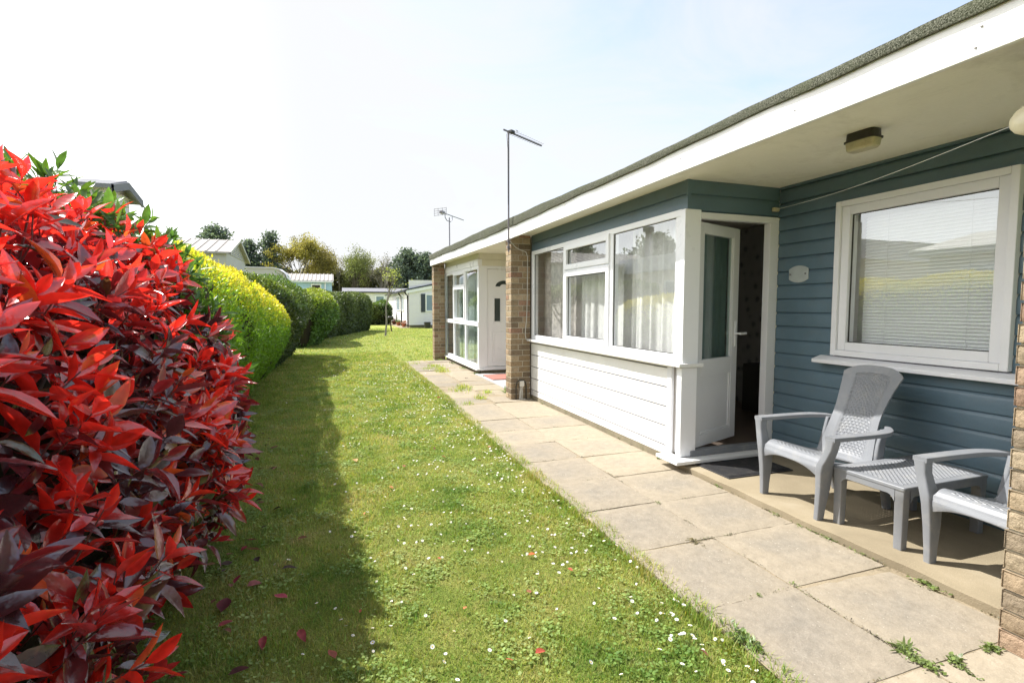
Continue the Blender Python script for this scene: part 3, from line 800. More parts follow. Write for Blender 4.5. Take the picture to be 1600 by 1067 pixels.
for k in range(9):
    a = -math.pi/2+math.pi*k/8
    secs.append([(2.45+.034*math.cos(a)*math.cos(q)+.0, 1.205+.072*math.sin(a), 1.945+.060*math.cos(a)*math.sin(q)) for q in [2*math.pi*i/14 for i in range(14)]])
mb.loft(secs); mb.build('reel', M['creamplastic'], wl, smooth=50)
mb = MB(); pa, pb = Vector((2.45, 1.268, 1.938)), Vector((3.350, 3.235, 2.028))
mb.tube([pa.lerp(pb, i/20)-Vector((0, 0, .03*math.sin(math.pi*i/20))) for i in range(21)], .0014, 6); mb.build('cord', M['line'], wl, smooth=60)
mb = MB(); mb.obox((3.352, 3.243, 2.028), (.026, 0, 0), (0, .016, 0), (0, 0, .015)); mb.tube([(3.352, 3.25, 2.028), (3.352, 3.262, 2.028)], .012, 8); mb.build('hook', M['lampshade'], wl, bevel=.01)
dm = thing('doormat', (2.95, 3.02, .04), 'black ribbed rubber doormat lying in front of the open door', 'doormat')
mb = MB()
md = Vector((.951, .309, 0)).normalized() if False else Vector((.985, .0, 0)).normalized()
mb.box(2.60, 3.19, 2.845, 3.235, .0405, .048)
mb.build('mat_base', M['black'], dm, bevel=.003)
mb = MB()
for i in range(42):
    x = 2.617+i*.0135
    mb.box(x, x+.006, 2.862, 3.22, .048, .0545)
mb.build('rib', M['black'], dm)
jb = thing('cable_box', (2.36, 6.49, 0), 'small grey junction box with loose white cables low on the brick pier', 'cable box')
mb = MB(); mb.box(2.352, 2.412, 6.478, 6.520, .175, .250); mb.build('box_cover', M['cable'], jb, bevel=.004)
mb = MB(); mb.tube([(2.30, 6.495, .0), (2.30, 6.495, .18), (2.315, 6.495, .235), (2.345, 6.495, .262), (2.40, 6.495, .262), (2.43, 6.495, .235), (2.445, 6.495, .18), (2.445, 6.495, .0)], .008, 8); mb.build('hoop_pipe', M['dkplastic'], jb, smooth=60)
mb = MB()
for i in range(6):
    x = 2.362+i*.008; mb.tube([(x, 6.50, .18), (x-.012+.01*math.sin(i*2), 6.488, .10), (x-.02+.018*math.sin(i*3.3), 6.48, .012), (x-.03+.02*i*.6, 6.46, .003)], .0035, 6)
mb.build('loose_cable', M['cable'], jb, smooth=60)
ac = tag(MB().tube([(2.150, 6.34, 2.30), (2.155, 6.36, 2.20), (2.20, 6.49, 2.12), (2.225, 6.512, 2.12), (2.30, 6.512, 2.045), (2.37, 6.512, 2.012), (2.445, 6.512, 1.99), (2.468, 6.512, 1.93), (2.466, 6.512, 1.4), (2.456, 6.512, 1.08), (2.438, 6.512, .93), (2.437, 6.512, .87), (2.452, 6.512, .81), (2.475, 6.50, .80)], .0055, 6).build('aerial_cable', M['cable'], smooth=60, org=(2.4, 6.5, 1.4)), 'white aerial cable clipped down the brick pier beside the bay window', 'cable')

# ------------------------------------------------------------------ the white chalet
def warp(v):
    v = v.copy(); k = np.clip((v[:, 1]-6.5)/5.9, 0, 1.1)
    v[:, 2] += np.where(v[:, 2] > 1.2, .092*k*np.clip((v[:, 2]-1.2)/.95, 0, 1), 0)
    return v
wc = thing('white_chalet', (2.55, 9.5, 0), 'white chalet with a full height glazed porch and panelled white door beyond the brick pier', 'chalet', 'flat roofed chalets in one row')
FY = 9.25
mb = MB(); siding(mb, 'x', WX, 6.62, FY, .0, 2.215, .15, .012, .02, True); siding(mb, 'y', FY+.012, 2.55, WX, 1.985, 2.215, .122, .010, 1.985, True)
siding(mb, 'x', 2.555, FY+.006, 12.42, 2.10, 2.215, .122, .010, 1.98, True)
mb.build('cream_boards', M['creamboard'], wc, smooth=25, warp=warp)
mb = MB(); mb.box(WX+.014, WX+.09, 6.62, FY, 0, 2.2); mb.box(6.4, 6.5, 6.62, 12.4, 0, 2.2); mb.box(2.6, 6.4, 12.40, 12.48, 0, 2.2); mb.box(4.4, 4.5, FY+.06, 12.4, 0, 2.2); mb.box(WX, 6.4, FY+.0, FY+.06, 0, 2.2)
mb.build('inner_wall', M['room'], wc, warp=warp)
wavy_roof('roof', 6.532, 12.47, 2.2, wc, warp); fascia(6.532, 12.46, wc, warp)
mb = MB(); mb.box(2.2245, 6.5, 6.532, 12.47, 2.210, 2.235); mb.build('soffit', M['cream'], wc, warp=warp)
mb = MB(); mb.box(2.515, 2.60, FY-.012, 12.41, 1.985, 2.098); mb.build('header_board', M['upvc'], wc, bevel=.004, warp=warp)
mb = MB(); gx0, gx1 = 2.53, 2.60
mb.box(gx0, gx1, FY-.006, 12.38, .098, .160); mb.box(gx0, gx1, FY-.006, 12.38, 1.925, 1.984); mb.box(gx0-.01, gx1, FY-.006, 12.38, .890, .975)
for a, b in ((FY-.006, FY+.075), (10.25, 10.33), (11.33, 11.41), (12.30, 12.38)):
    mb.box(gx0, gx1, a, b, .160, .890); mb.box(gx0, gx1, a, b, .975, 1.925)
mb.frame('x', gx0-.02, gx1-.01, 10.31, 11.35, .955, 1.665, .062); mb.frame('x', gx0-.012, gx1-.01, 10.31, 11.35, 1.640, 1.945, .055)
pg = mb.build('porch_window', M['upvc'], wc, bevel=.004, warp=warp)
for a, b, c, d in ((FY+.075, 10.25, .16, .89), (10.33, 11.33, .16, .89), (11.41, 12.30, .16, .89), (FY+.075, 10.25, .975, 1.925), (11.41, 12.30, .975, 1.925), (10.372, 11.288, 1.017, 1.603), (10.365, 11.295, 1.695, 1.89)):
    mb = MB(); mb.add([(gx0+.02, a, c), (gx0+.02, b, c), (gx0+.02, b, d), (gx0+.02, a, d)], [(3, 2, 1, 0)]); mb.build('pane', M['glass'], pg, warp=warp)
for a, b, sd in ((FY+.1, 10.1, 1), (10.2, 10.75, 2), (10.95, 11.35, 4), (11.45, 12.35, 3)):
    curtain('curtain', 2.72, a, b, .12, 1.9, M['porchcurtain'], pg, .028, 30, sd, warp=warp)
mb = MB(); mb.box(2.475, 2.62, FY-.045, 12.40, .066, .096); mb.build('sill', M['white'], pg, bevel=.005)
mb = MB(); mb.box(2.57, 2.66, FY+.01, 12.4, -.04, .066); mb.box(2.57, WX, FY+.012, FY+.06, -.04, .066); mb.build('plinth', M['plinth'], wc)
mb = MB(); mb.box(2.531, 2.700, FY-.008, FY+.05, .098, 1.984); mb.box(2.700, WX-.014, FY-.004, FY+.05, 1.93, 1.984); mb.box(3.36, WX-.014, FY-.004, FY+.05, .13, 1.93); mb.box(2.62, WX-.014, FY-.03, FY+.05, .066, .128)
mb.build('door_frame', M['upvc'], wc, bevel=.004, warp=warp)
mb = MB(); y0 = FY+.008
mb.box(2.705, 3.355, y0, FY+.05, .135, 1.925)
for a, b, c, d in ((2.78, 3.28, .20, .80),):
    mb.frame('y', y0-.008, y0, a, b, c, d, .016); mb.frame('y', y0-.006, y0, a+.05, b-.05, c+.05, d-.05, .012)
mb.frame('y', y0-.008, y0, 2.815, 2.975, .955, 1.435, .016); mb.frame('y', y0-.008, y0, 3.085, 3.245, .955, 1.435, .016)
wd = mb.build('door', M['upvc'], wc, bevel=.003, warp=warp)
mb = MB(); mb.box(2.845, 2.955, y0-.004, y0-.001, .985, 1.405); mb.build('door_light', M['darkglass'], wd, warp=warp)
mb = MB(); mb.box(3.11, 3.22, y0-.004, y0-.001, .985, 1.405); mb.build('door_light', M['darkglass'], wd, warp=warp); mb = MB()
n = 16; o_ = [(3.03+.165*math.cos(math.pi*k/n), y0-.004, 1.62+.105*math.sin(math.pi*k/n)) for k in range(n+1)]; i_ = [(3.03+.075*math.cos(math.pi*k/n), y0-.004, 1.62+.040*math.sin(math.pi*k/n)) for k in range(n+1)]
mb.add(o_+i_, [(k, k+1, n+2+k, n+1+k) for k in range(n)])
mb.build('door_light', M['darkglass'], wd, warp=warp)
brick_pier('brick_pier', 2.236, 2.500, 12.20, 12.425, 0, 2.21, wc, 0, warp=warp)
mt = tag(MB().box(2.52, 2.98, 8.28, 8.90, .013, .026).build('red_doormat', M['redmat'], bevel=.004, org=(2.75, 8.6, .013)), 'faded red doormat in front of the panelled white door', 'doormat')

# aerials
an = thing('tv_aerial', (2.13, 6.31, 1.97), 'tall thin television aerial mast fixed to the brick pier, its comb pointing away', 'aerial', 'roof aerials')
mb = MB(); mb.tube([(2.132, 6.313, 1.96), (2.13, 6.312, 3.455)], .0115, 8); mb.build('mast', M['rust'], an, smooth=60)
A, B = Vector((2.039, 6.305-.05, 3.474)), Vector((2.732, 6.748-.05, 3.474)); A = Vector((2.039, 6.254, 3.474)); D = (Vector((2.732, 6.748, 3.474))-Vector((2.039, 6.305, 3.474))).normalized()
A = Vector((2.13, 6.312, 3.47))-D*.10; B = A+D*.83
mb = MB(); mb.obox((A+B)/2, D*((B-A).length/2), D.cross(Vector((0, 0, 1)))*.008, (0, 0, .008)); mb.build('boom', M['rust'], an)
Pp = D.cross(Vector((0, 0, 1)))
mb = MB()
for k in range(12):
    c = A+D*(.22+.052*k)+Vector((0, 0, .008)); mb = MB(); mb.tube([c-Pp*(.085-.002*k), c+Pp*(.085-.002*k)], .0026, 5); mb.build('element', M['metal'], an)
mb = MB(); c = A+D*.16; mb.obox(c+Vector((0, 0, .014)), D*.035, Pp*.03, (0, 0, .016)); mb.tube([c+Pp*.07+Vector((0, 0, .02)), c+D*.05+Pp*.07+Vector((0, 0, .02)), c+D*.05-Pp*.07+Vector((0, 0, .02)), c-Pp*.07+Vector((0, 0, .02))], .004, 5); mb.build('dipole_box', M['dkplastic'], an, bevel=.004)
mb = MB()
for z in (2.02, 2.10): mb.tube([(2.13, 6.313, z), (2.15, 6.40, z), (2.232, 6.535, z)], .009, 6); mb.obox((2.13, 6.313, z), (.02, 0, 0), (0, .02, 0), (0, 0, .012))
mb.build('wall_bracket', M['rust'], an)
mb = MB(); mb.tube([A+D*.16, Vector((2.10, 6.29, 3.43)), Vector((2.117, 6.30, 3.25)), Vector((2.12, 6.30, 2.6)), Vector((2.15, 6.34, 2.30))], .003, 5); mb.build('coax_lead', M['dkplastic'], an)
a2 = thing('tv_aerial', (2.6, 12.06, 2.4), 'short roof aerial with a square reflector grid on the far end of the flat roof', 'aerial', 'roof aerials')
mb = MB(); mb.tube([(2.6, 12.06, 2.40), (2.6, 12.08, 3.36)], .014, 8); mb.build('mast', M['metal'], a2, smooth=60)
D = (Vector((3.028, 12.508, 3.36))-Vector((2.3, 11.83, 3.41))); D.normalize(); C0 = Vector((2.6, 12.08, 3.42))
mb = MB(); mb.tube([C0-D*.36, C0+D*.62], .010, 6); mb.build('boom', M['metal'], a2)
mb = MB(); mb.tube([C0-D*.17+Vector((0, 0, 0)), C0-D*.17-Vector((0, 0, .09)), C0-D*.09-Vector((0, 0, .15)), C0+D*.05-Vector((0, 0, .15)), C0+D*.12-Vector((0, 0, .09)), C0+D*.12], .009, 6); mb.build('cradle', M['metal'], a2, smooth=60)
Pp = D.cross(Vector((0, 0, 1))).normalized(); U = Vector((0, 0, 1))
mb = MB(); G = C0-D*.36
for k in range(4): mb.tube([G-Pp*.17+U*(.075-.05*k), G+Pp*.17+U*(.075-.05*k)], .0055, 5)
for k in (-.17, -.06, .06, .17): mb.tube([G+Pp*k+U*.085, G+Pp*k-U*.085], .005, 5)
mb.obox(G+D*.08, D*.05, Pp*.05, U*.025)
mb.build('reflector', M['metal'], a2)
for k in range(7):
    mb = MB(); mb.tube([C0+D*(-.2+.11*k)-Pp*.012, C0+D*(-.2+.11*k)+Pp*.012], .003, 4); mb.build('element', M['metal'], a2)

# ------------------------------------------------------------------ plastic garden furniture
def rsec(c, a, b, r=.35, n=4):
    """rounded rectangle section around c with half vectors a, b"""
    c, a, b = Vector(c), Vector(a), Vector(b); q = []
    for sx, sy, t0 in ((1, 1, 0), (-1, 1, 90), (-1, -1, 180), (1, -1, 270)):
        for k in range(n):
            t = R(t0+90*k/(n-1))
            la, lb = a.length, b.length; rr = min(la, lb)*r
            x = sx*(la-rr)+rr*math.cos(t); y = sy*(lb-rr)+rr*math.sin(t)
            q.append(c+a/la*x+b/lb*y)
    return q
def lerp_path(pts, n):
    pts = [np.array(p, float) for p in pts]; out = []
    m = len(pts)-1
    for i in range(n+1):
        t = i/n*m; k = min(int(t), m-1); f = t-k
        p0 = pts[max(k-1, 0)]; p1 = pts[k]; p2 = pts[k+1]; p3 = pts[min(k+2, m)]
        out.append(.5*((2*p1)+(-p0+p2)*f+(2*p0-5*p1+4*p2-p3)*f*f+(-p0+3*p1-3*p2+p3)*f**3))
    return out
def panel(fn, nu, nv, hole, th, nrmf, woven):
    """sheet with real holes, given thickness along nrmf"""
    mb = MB()
    for j in range(nv):
        for i in range(nu):
            u0, u1, v0, v1 = i/nu, (i+1)/nu, j/nv, (j+1)/nv
            uc, vc = (u0+u1)/2, (v0+v1)/2
            for side in (0, 1):
                def P(u, v, lift=0): return tuple(Vector(fn(u, v))+Vector(nrmf(u, v))*(th*side+lift))
                q = [(u0, v0), (u1, v0), (u1, v1), (u0, v1)]
                h = hole(uc, vc, i, j)
                if h:
                    hu, hv = (u1-u0)*h[0]/2, (v1-v0)*h[1]/2
                    q2 = [(uc-hu, vc-hv), (uc+hu, vc-hv), (uc+hu, vc+hv), (uc-hu, vc+hv)]
                    lift = [0]*4
                    if woven and side: lift = [.0022 if (i+j) % 2 else -.0005]*4
                    vs = [P(*p) for p in q]+[P(*p, lift[k]) for k, p in enumerate(q2)]
                    fs = [(0, 1, 5, 4), (1, 2, 6, 5), (2, 3, 7, 6), (3, 0, 4, 7)]
                else: vs = [P(*p) for p in q]; fs = [(0, 1, 2, 3)]
                mb.add(vs, fs if side else [tuple(reversed(f)) for f in fs])
    # outer rim
    rim = [(i/nu, 0) for i in range(nu)]+[(1, j/nv) for j in range(nv)]+[(1-i/nu, 1) for i in range(nu)]+[(0, 1-j/nv) for j in range(nv)]
    vs = [tuple(Vector(fn(u, v))) for u, v in rim]+[tuple(Vector(fn(u, v))+Vector(nrmf(u, v))*th) for u, v in rim]
    m = len(rim)
    mb.add(vs, [(k, (k+1) % m, m+(k+1) % m, m+k) for k in range(m)])
    return mb
def make_chair(loc, label):
    t = thing('garden_chair', (0, 0, 0), label, 'chair', 'grey plastic armchairs on the porch')
    g = M['grey']
    prof = lerp_path([(.012, .245), (.010, .285), (.020, .325), (.052, .348), (.10, .346), (.20, .318), (.32, .284), (.42, .262), (.47, .262)], 40)
    def seatf(u, v):
        k = v*40; i = min(int(k), 39); f = k-i; p = prof[i]*(1-f)+prof[i+1]*f
        y = (-1+2*u); w_ = .205 if v > .25 else .212
        sag = -.012*(1-y*y)*min(1, max(0, (v-.3)*4)); arch = .0
        z = p[1]+sag
        if v < .16: z += (1-v/.16)*.055*(1-abs(y)**3)**1.0*0+(1-v/.16)*(.045*(1-abs(y)**2.5))
        return (p[0], y*w_, z)
    def seatn(u, v): return (-.6, 0, .25) if v < .2 else (0, 0, 1)
    hole = lambda u, v, i, j: (.42, .42) if (.13 < u < .87 and .38 < v < .93) else None
    s = panel(seatf, 26, 30, hole, .007, lambda u, v: (-.9, 0, .3) if v < .2 else (-.2, 0, .97), True)
    s.build('seat', g, t, smooth=35)
    bp = lerp_path([(.425, .255), (.455, .33), (.50, .47), (.55, .60), (.595, .705), (.632, .78), (.660, .838)], 40)
    hw = lerp_path([(0, .200), (.12, .190), (.32, .168), (.42, .162), (.55, .170), (.75, .190), (.88, .203), (1, .208)], 40)
    def backf(u, v):
        a = (-1+2*u); k = v*40; i = min(int(k), 39); f = k-i
        topdrop = 1-.15*(abs(a)**2.4)
        vv = v*topdrop if v > .0 else v
        k = vv*40; i = min(int(k), 39); f = k-i
        p = bp[i]*(1-f)+bp[i+1]*f; h = np.interp(vv, [x[0] for x in hw], [x[1] for x in hw])
        q_ = min(1, max(0, (.64-abs(a))*14))*min(1, max(0, (v-.09)*22))*min(1, max(0, (.875-v-abs(a)**2.5*.05)*22))
        return (p[0]-.020*(a*a)+.0075*q_, a*h, p[1]-.003*q_)
    hb = lambda u, v, i, j: (.50, .14) if (.21 < u < .79 and .10 < v < .88 and (abs(-1+2*u)**2.5*.16+v) < .90) else None
    b = panel(backf, 26, 46, hb, .008, lambda u, v: (-.93, 0, .36), True)
    b.build('backrest', g, t, smooth=35)
    for sgn in (-1, 1):
        ap = lerp_path([(.012, .280, .480), (.14, .281, .482), (.28, .280, .484), (.40, .270, .486), (.48, .235, .487), (.535, .180, .488)], 16)
        secs = [rsec((p[0], sgn*p[1], p[2]), (0, .033 if k < 11 else .033-.002*(k-11), 0), (0, 0, .0125), .42) for k, p in enumerate(ap)]
        m = MB(); m.loft(secs)
        m.build('armrest', g, t, smooth=50)
        # front leg: broad channel dropping from the arm past the seat corner to the foot
        lp = [(.036, .281, .476, .027, .030), (.034, .274, .42, .027, .025), (.030, .255, .365, .032, .024), (.030, .238, .325, .040, .024), (.034, .230, .28, .044, .022), (.034, .225, .18, .036, .020), (.026, .219, .07, .026, .017), (.022, .216, .0, .023, .016)]
        m = MB(); m.loft([rsec((x, sgn*y, z), (a, 0, 0), (0, b_, 0), .38) for x, y, z, a, b_ in lp])
        m.build('leg', g, t, smooth=50)
        lp = [(.500, .192, .485, .026, .013), (.475, .19, .40, .026, .013), (.455, .195, .30, .030, .015), (.49, .192, .20, .030, .018), (.535, .185, .10, .026, .018), (.555, .180, .0, .022, .017)]
        m = MB(); m.loft([rsec((x, sgn*y, z), (a, 0, 0), (0, b_, 0), .7) for x, y, z, a, b_ in lp])
        m.build('leg', g, t, smooth=50)
        m = MB(); rp = lerp_path([(.03, .212, .318), (.14, .214, .305), (.28, .214, .275), (.40, .206, .262), (.46, .197, .30), (.485, .190, .40)], 14)
        m.loft([rsec(p*np.array([1, sgn, 1]), (.004, 0, .016) if k < 9 else (.02, 0, .004), (0, .013, 0), .8) for k, p in enumerate(rp)])
        m.build('side_rail', g, t, smooth=60)
    t.location = loc
    return t
c1 = make_chair((2.585, 2.345, .0405), 'grey plastic armchair with woven back, fully in view between the door and the low table')
c1.rotation_euler.z = R(-5)
c2 = c1.copy(); COL.objects.link(c2)
for ch in list(c1.children):
    d = ch.copy(); COL.objects.link(d); d.parent = c2
c2.location = (2.615, 1.372, .0405); c2.rotation_euler.z = R(-4)
c2['label'] = 'grey plastic armchair half hidden behind the near brick pier, on the far side of the table from the door'
c2['label'] = 'grey plastic armchair half hidden behind the rough near brick pier, arm reaching past the table'
tb = thing('low_table', (2.96, 1.89, .04), 'low grey plastic table with ridged woven top between the two armchairs', 'table')
g = M['grey']
tx0, tx1, ty0, ty1, tz = 2.628, 3.275, 1.698, 2.085, .362
mb = MB(); mb.loft([rsec(((tx0+tx1)/2, (ty0+ty1)/2, z), ((tx1-tx0)/2-i, 0, 0), (0, (ty1-ty0)/2-i, 0), .06) for z, i in ((tz-.018, .0), (tz-.004, .0), (tz-.001, .002), (tz, .005))])
x = tx0+.045; i = 0
while x < tx1-.05:
    y = ty0+.04+(.013 if i % 2 else 0)
    while y < ty1-.055:
        mb.obox((x+.006, y+.009, tz+.0008), (.0042, 0, .0), (0, .0098, 0), (0, 0, .0012)); y += .026
    x += .0135; i += 1
tt = mb.build('tabletop', g, tb, bevel=.0008, seg=1)
mb = MB()
def apron(axis, p, a0, a1):
    n = 24; top = tz-.017; vs = []
    for k in range(n+1):
        a = a0+(a1-a0)*k/n; e = min(a-a0, a1-a)
        low = tz-.05-.032*max(0, 1-e/.035)**2
        for dd in (0, .016):
            for z in (top, low): vs.append((p+dd, a, z) if axis == 'x' else (a, p+dd, z))
    fs = []
    for k in range(n):
        o = 4*k
        for a_, b_ in ((0, 1), (3, 2), (2, 0), (1, 3)): fs.append((o+a_, o+4+a_, o+4+b_, o+b_))
    mb.add(vs, fs)
apron('x', tx0+.003, ty0+.05, ty1-.05); apron('x', tx1-.019, ty0+.05, ty1-.05); apron('y', ty0+.003, tx0+.05, tx1-.05); apron('y', ty1-.019, tx0+.05, tx1-.05)
mb.build('apron', g, tb, smooth=35)
for cx in (tx0+.029, tx1-.029):
    for cy in (ty0+.029, ty1-.029):
        mb = MB(); mb.loft([rsec((cx, cy, z), (h, 0, 0), (0, h, 0), .2) for z, h in ((.0405, .0205), (.30, .0235), (.302, .0245), (tz-.017, .0245))]); mb.build('leg', g, tb, smooth=40)

# ------------------------------------------------------------------ leaves and hedges
def leaf_axes(D, N):
    x = nrm(D); z = nrm(N-(N*x).sum(1, keepdims=True)*x); y = np.cross(z, x); return x, y, z
def big_leaves(P, D, N, L, W, C, curl, fold):
    """broad leaves with a creased midrib, pointed tip and curl"""
    us = np.array([0, .07, .24, .45, .66, .85, 1.0]); ws = np.array([.05, .10, .78, 1.0, .84, .42, .0])
    x, y, z = leaf_axes(D, N); n = len(P); m = len(us)
    V = np.zeros((n, m, 3, 3)); K = np.zeros((n, m, 3, 3))
    for k in range(m):
        u = us[k]; w_ = ws[k]
        c = P+x*(u*L)[:, None]*1.0 - z*((curl*u*u)*L)[:, None]
        wv = .5+.5*np.sin(9*u+np.arange(n)*1.7)
        for j, s in enumerate((-1, 0, 1)):
            lift = abs(s)*fold*w_*W*(1.0)+(s*.12*(wv-.5))*W
            V[:, k, j] = c+y*(s*w_*W)[:, None]+z*lift[:, None]
            K[:, k, j] = C*(1.0 if s else .78)
    i0 = (np.arange(n)*m*3)[:, None]
    F = []
    for k in range(m-1):
        for j in (0, 1):
            a = k*3+j; F.append(np.stack([i0[:, 0]+a, i0[:, 0]+a+3, i0[:, 0]+a+4, i0[:, 0]+a+1], 1))
    return V.reshape(-1, 3), F, K.reshape(-1, 3)
def small_leaves(P, D, N, L, W, C):
    x, y, z = leaf_axes(D, N); n = len(P)
    b = P; l = P+x*(L*.48)[:, None]+y*W[:, None]+z*(W*.45)[:, None]; r = P+x*(L*.48)[:, None]-y*W[:, None]+z*(W*.45)[:, None]; t = P+x*L[:, None]-z*(L*.12)[:, None]
    V = np.stack([b, l, t, r], 1).reshape(-1, 3); i = np.arange(n)*4
    return V, [np.stack([i, i+2, i+1], 1), np.stack([i, i+3, i+2], 1)], np.repeat(C, 4, 0)
def hedge_points(n, path, prof, zs=None, endr=.5, tmin=0., tmax=1., bump=.08, bf=1.5, seed=0, jitter=.1, lo=0., hi=1.):
    """points and outward normals on the skin of a hedge running along path (list of (x,y)); prof is (offset to the path's right, height)"""
    path = np.array(path, float); seg = np.linalg.norm(np.diff(path, axis=0), axis=1); Ls = np.r_[0, np.cumsum(seg)]
    prof = np.array(prof, float); pl_ = np.r_[0, np.cumsum(np.linalg.norm(np.diff(prof, axis=0), axis=1))]; pl_ /= pl_[-1]
    s = rng.uniform(lo, hi, n)*Ls[-1]
    cap = (rng.random(n) < min(.45, .3+.5*endr/Ls[-1])*(hi-lo)) & (rng.random(n) < .8)
    q_ = endr*(1-np.cos(rng.uniform(0, np.pi/2, n))); s = np.where(cap, np.where(rng.random(n) < .5, q_, Ls[-1]-q_), s); t = rng.uniform(tmin, tmax, n)
    px = np.interp(s, Ls, path[:, 0]); py = np.interp(s, Ls, path[:, 1])
    e = .02*Ls[-1]
    dx = np.interp(s+e, Ls, path[:, 0])-np.interp(s-e, Ls, path[:, 0]); dy = np.interp(s+e, Ls, path[:, 1])-np.interp(s-e, Ls, path[:, 1])
    d = nrm(np.c_[dx, dy]); rt = np.c_[d[:, 1], -d[:, 0]]
    o = np.interp(t, pl_, prof[:, 0]); z = np.interp(t, pl_, prof[:, 1])
    o2 = np.interp(t+.02, pl_, prof[:, 0])-np.interp(t-.02, pl_, prof[:, 0]); z2 = np.interp(t+.02, pl_, prof[:, 1])-np.interp(t-.02, pl_, prof[:, 1])
    nn = nrm(np.c_[z2, -o2])       # (right, up)
    if zs is not None:
        f = np.interp(s/Ls[-1], [q[0] for q in zs], [q[1] for q in zs]); z = z*f
    q0 = np.minimum(s, Ls[-1]-s); ef = np.clip(q0/endr, 0, 1); shrink = np.sqrt(np.clip(1-(1-ef)**2, 0, 1))
    mid = prof[:, 0].mean()
    o = mid+(o-mid)*(.25+.75*shrink); z = z*(.72+.28*shrink)
    en = np.where(s < Ls[-1]/2, -1, 1)*(1-ef)
    N = np.c_[rt*nn[:, :1]+d*en[:, None], nn[:, 1]]; N = nrm(N)
    P = np.c_[np.c_[px, py]+rt*o[:, None], z]
    disp = wob(P, bf, seed)*bump-rng.random(n)**1.5*jitter+(rng.random(n) < .035)*rng.random(n)*(.03+.5*bump)
    P = P+N*disp[:, None]
    return P, N, t, s/Ls[-1]
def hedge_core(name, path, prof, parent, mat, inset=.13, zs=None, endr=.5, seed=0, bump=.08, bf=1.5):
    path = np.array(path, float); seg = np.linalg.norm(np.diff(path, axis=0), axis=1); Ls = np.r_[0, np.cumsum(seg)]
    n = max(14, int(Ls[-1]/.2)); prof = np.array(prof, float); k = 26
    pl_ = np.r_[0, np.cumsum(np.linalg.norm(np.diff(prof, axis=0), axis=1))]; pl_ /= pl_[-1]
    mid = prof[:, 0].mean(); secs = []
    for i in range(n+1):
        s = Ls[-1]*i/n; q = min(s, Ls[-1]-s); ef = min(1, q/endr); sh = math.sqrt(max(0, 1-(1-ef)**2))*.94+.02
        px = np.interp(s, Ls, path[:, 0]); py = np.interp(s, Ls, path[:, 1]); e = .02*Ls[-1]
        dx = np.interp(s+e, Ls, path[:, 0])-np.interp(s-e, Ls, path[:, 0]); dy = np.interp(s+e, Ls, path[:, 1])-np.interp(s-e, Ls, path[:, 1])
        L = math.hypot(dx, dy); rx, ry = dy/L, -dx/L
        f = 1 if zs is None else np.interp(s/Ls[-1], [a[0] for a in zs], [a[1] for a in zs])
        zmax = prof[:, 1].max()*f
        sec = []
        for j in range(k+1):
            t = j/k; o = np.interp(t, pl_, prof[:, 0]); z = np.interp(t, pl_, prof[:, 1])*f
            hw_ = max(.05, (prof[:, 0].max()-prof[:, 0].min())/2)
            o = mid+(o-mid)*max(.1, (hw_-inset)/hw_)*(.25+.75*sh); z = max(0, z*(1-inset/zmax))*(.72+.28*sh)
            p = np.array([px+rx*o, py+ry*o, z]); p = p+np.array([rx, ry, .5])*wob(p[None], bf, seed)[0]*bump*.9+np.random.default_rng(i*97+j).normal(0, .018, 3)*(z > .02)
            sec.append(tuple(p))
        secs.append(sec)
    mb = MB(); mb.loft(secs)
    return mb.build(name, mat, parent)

# --- the red shrub beside the camera
rpath = [(0, .15), (0, 3.30)]
rprof = [(-.76, .02), (-.58, .20), (-.48, .45), (-.45, .72), (-.49, .98), (-.62, 1.28), (-.80, 1.54), (-1.02, 1.70), (-1.35, 1.78), (-1.8, 1.70), (-2.1, 1.3), (-2.2, .6), (-2.2, .02)]
red = thing('red_shrub', (-1.3, 1.8, 0), 'big glossy shrub of scarlet and burgundy leaves filling the near end of the hedge', 'shrub')
def shoots(n, path, prof, tmin, tmax, endr, bump, bf, seed, jit, lo=0, hi=1, zs=None):
    P, N, t, s = hedge_points(n, path, prof, zs, endr, tmin, tmax, bump, bf, seed, jit, lo, hi)
    A = nrm(N*.75+np.array([0, 0, .75])+rng.normal(0, .33, (n, 3)))
    return P, N, A, t, s
def whorl(P, A, nmin, nmax, young):
    """leaves set spirally round shoot tips: base point, direction, face normal, age 0 young..1 old"""
    out = [[], [], [], [], []]
    for i in range(len(P)):
        k = random.randint(nmin, nmax); a = Vector(A[i]); e1 = a.orthogonal().normalized(); e2 = a.cross(e1); ph = random.uniform(0, 6.28)
        L = random.uniform(.10, .17)
        for j in range(k):
            age = j/(k-1); th = ph+j*2.4+random.uniform(-.2, .2)
            tilt = R(16+70*age**.8+random.uniform(-12, 14))
            rad = e1*math.cos(th)+e2*math.sin(th)
            d = a*math.cos(tilt)+rad*math.sin(tilt)-Vector((0, 0, .16*age))
            nn = a*math.sin(tilt)-rad*math.cos(tilt)
            out[0].append(Vector(P[i])-a*(L*age*.9)+a*.03); out[1].append(d); out[2].append(nn); out[3].append(age); out[4].append(i)
    return [np.array(o) for o in out]
ns = 1250; RZ = [(0, .97), (.4, 1.03), (1, .955)]
P, N, A, t, s = shoots(ns, rpath, rprof, .0, .74, .3, .07, 2.2, 3., .20, zs=RZ)
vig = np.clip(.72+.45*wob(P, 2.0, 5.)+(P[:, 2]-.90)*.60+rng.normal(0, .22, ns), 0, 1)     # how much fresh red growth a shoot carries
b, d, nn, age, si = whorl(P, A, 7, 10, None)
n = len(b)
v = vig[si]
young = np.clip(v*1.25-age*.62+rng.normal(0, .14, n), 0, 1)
c_old = np.array([.098, .026, .030]); c_mid = np.array([.34, .022, .026]); c_red = np.array([.78, .034, .020]); c_or = np.array([.66, .10, .02])
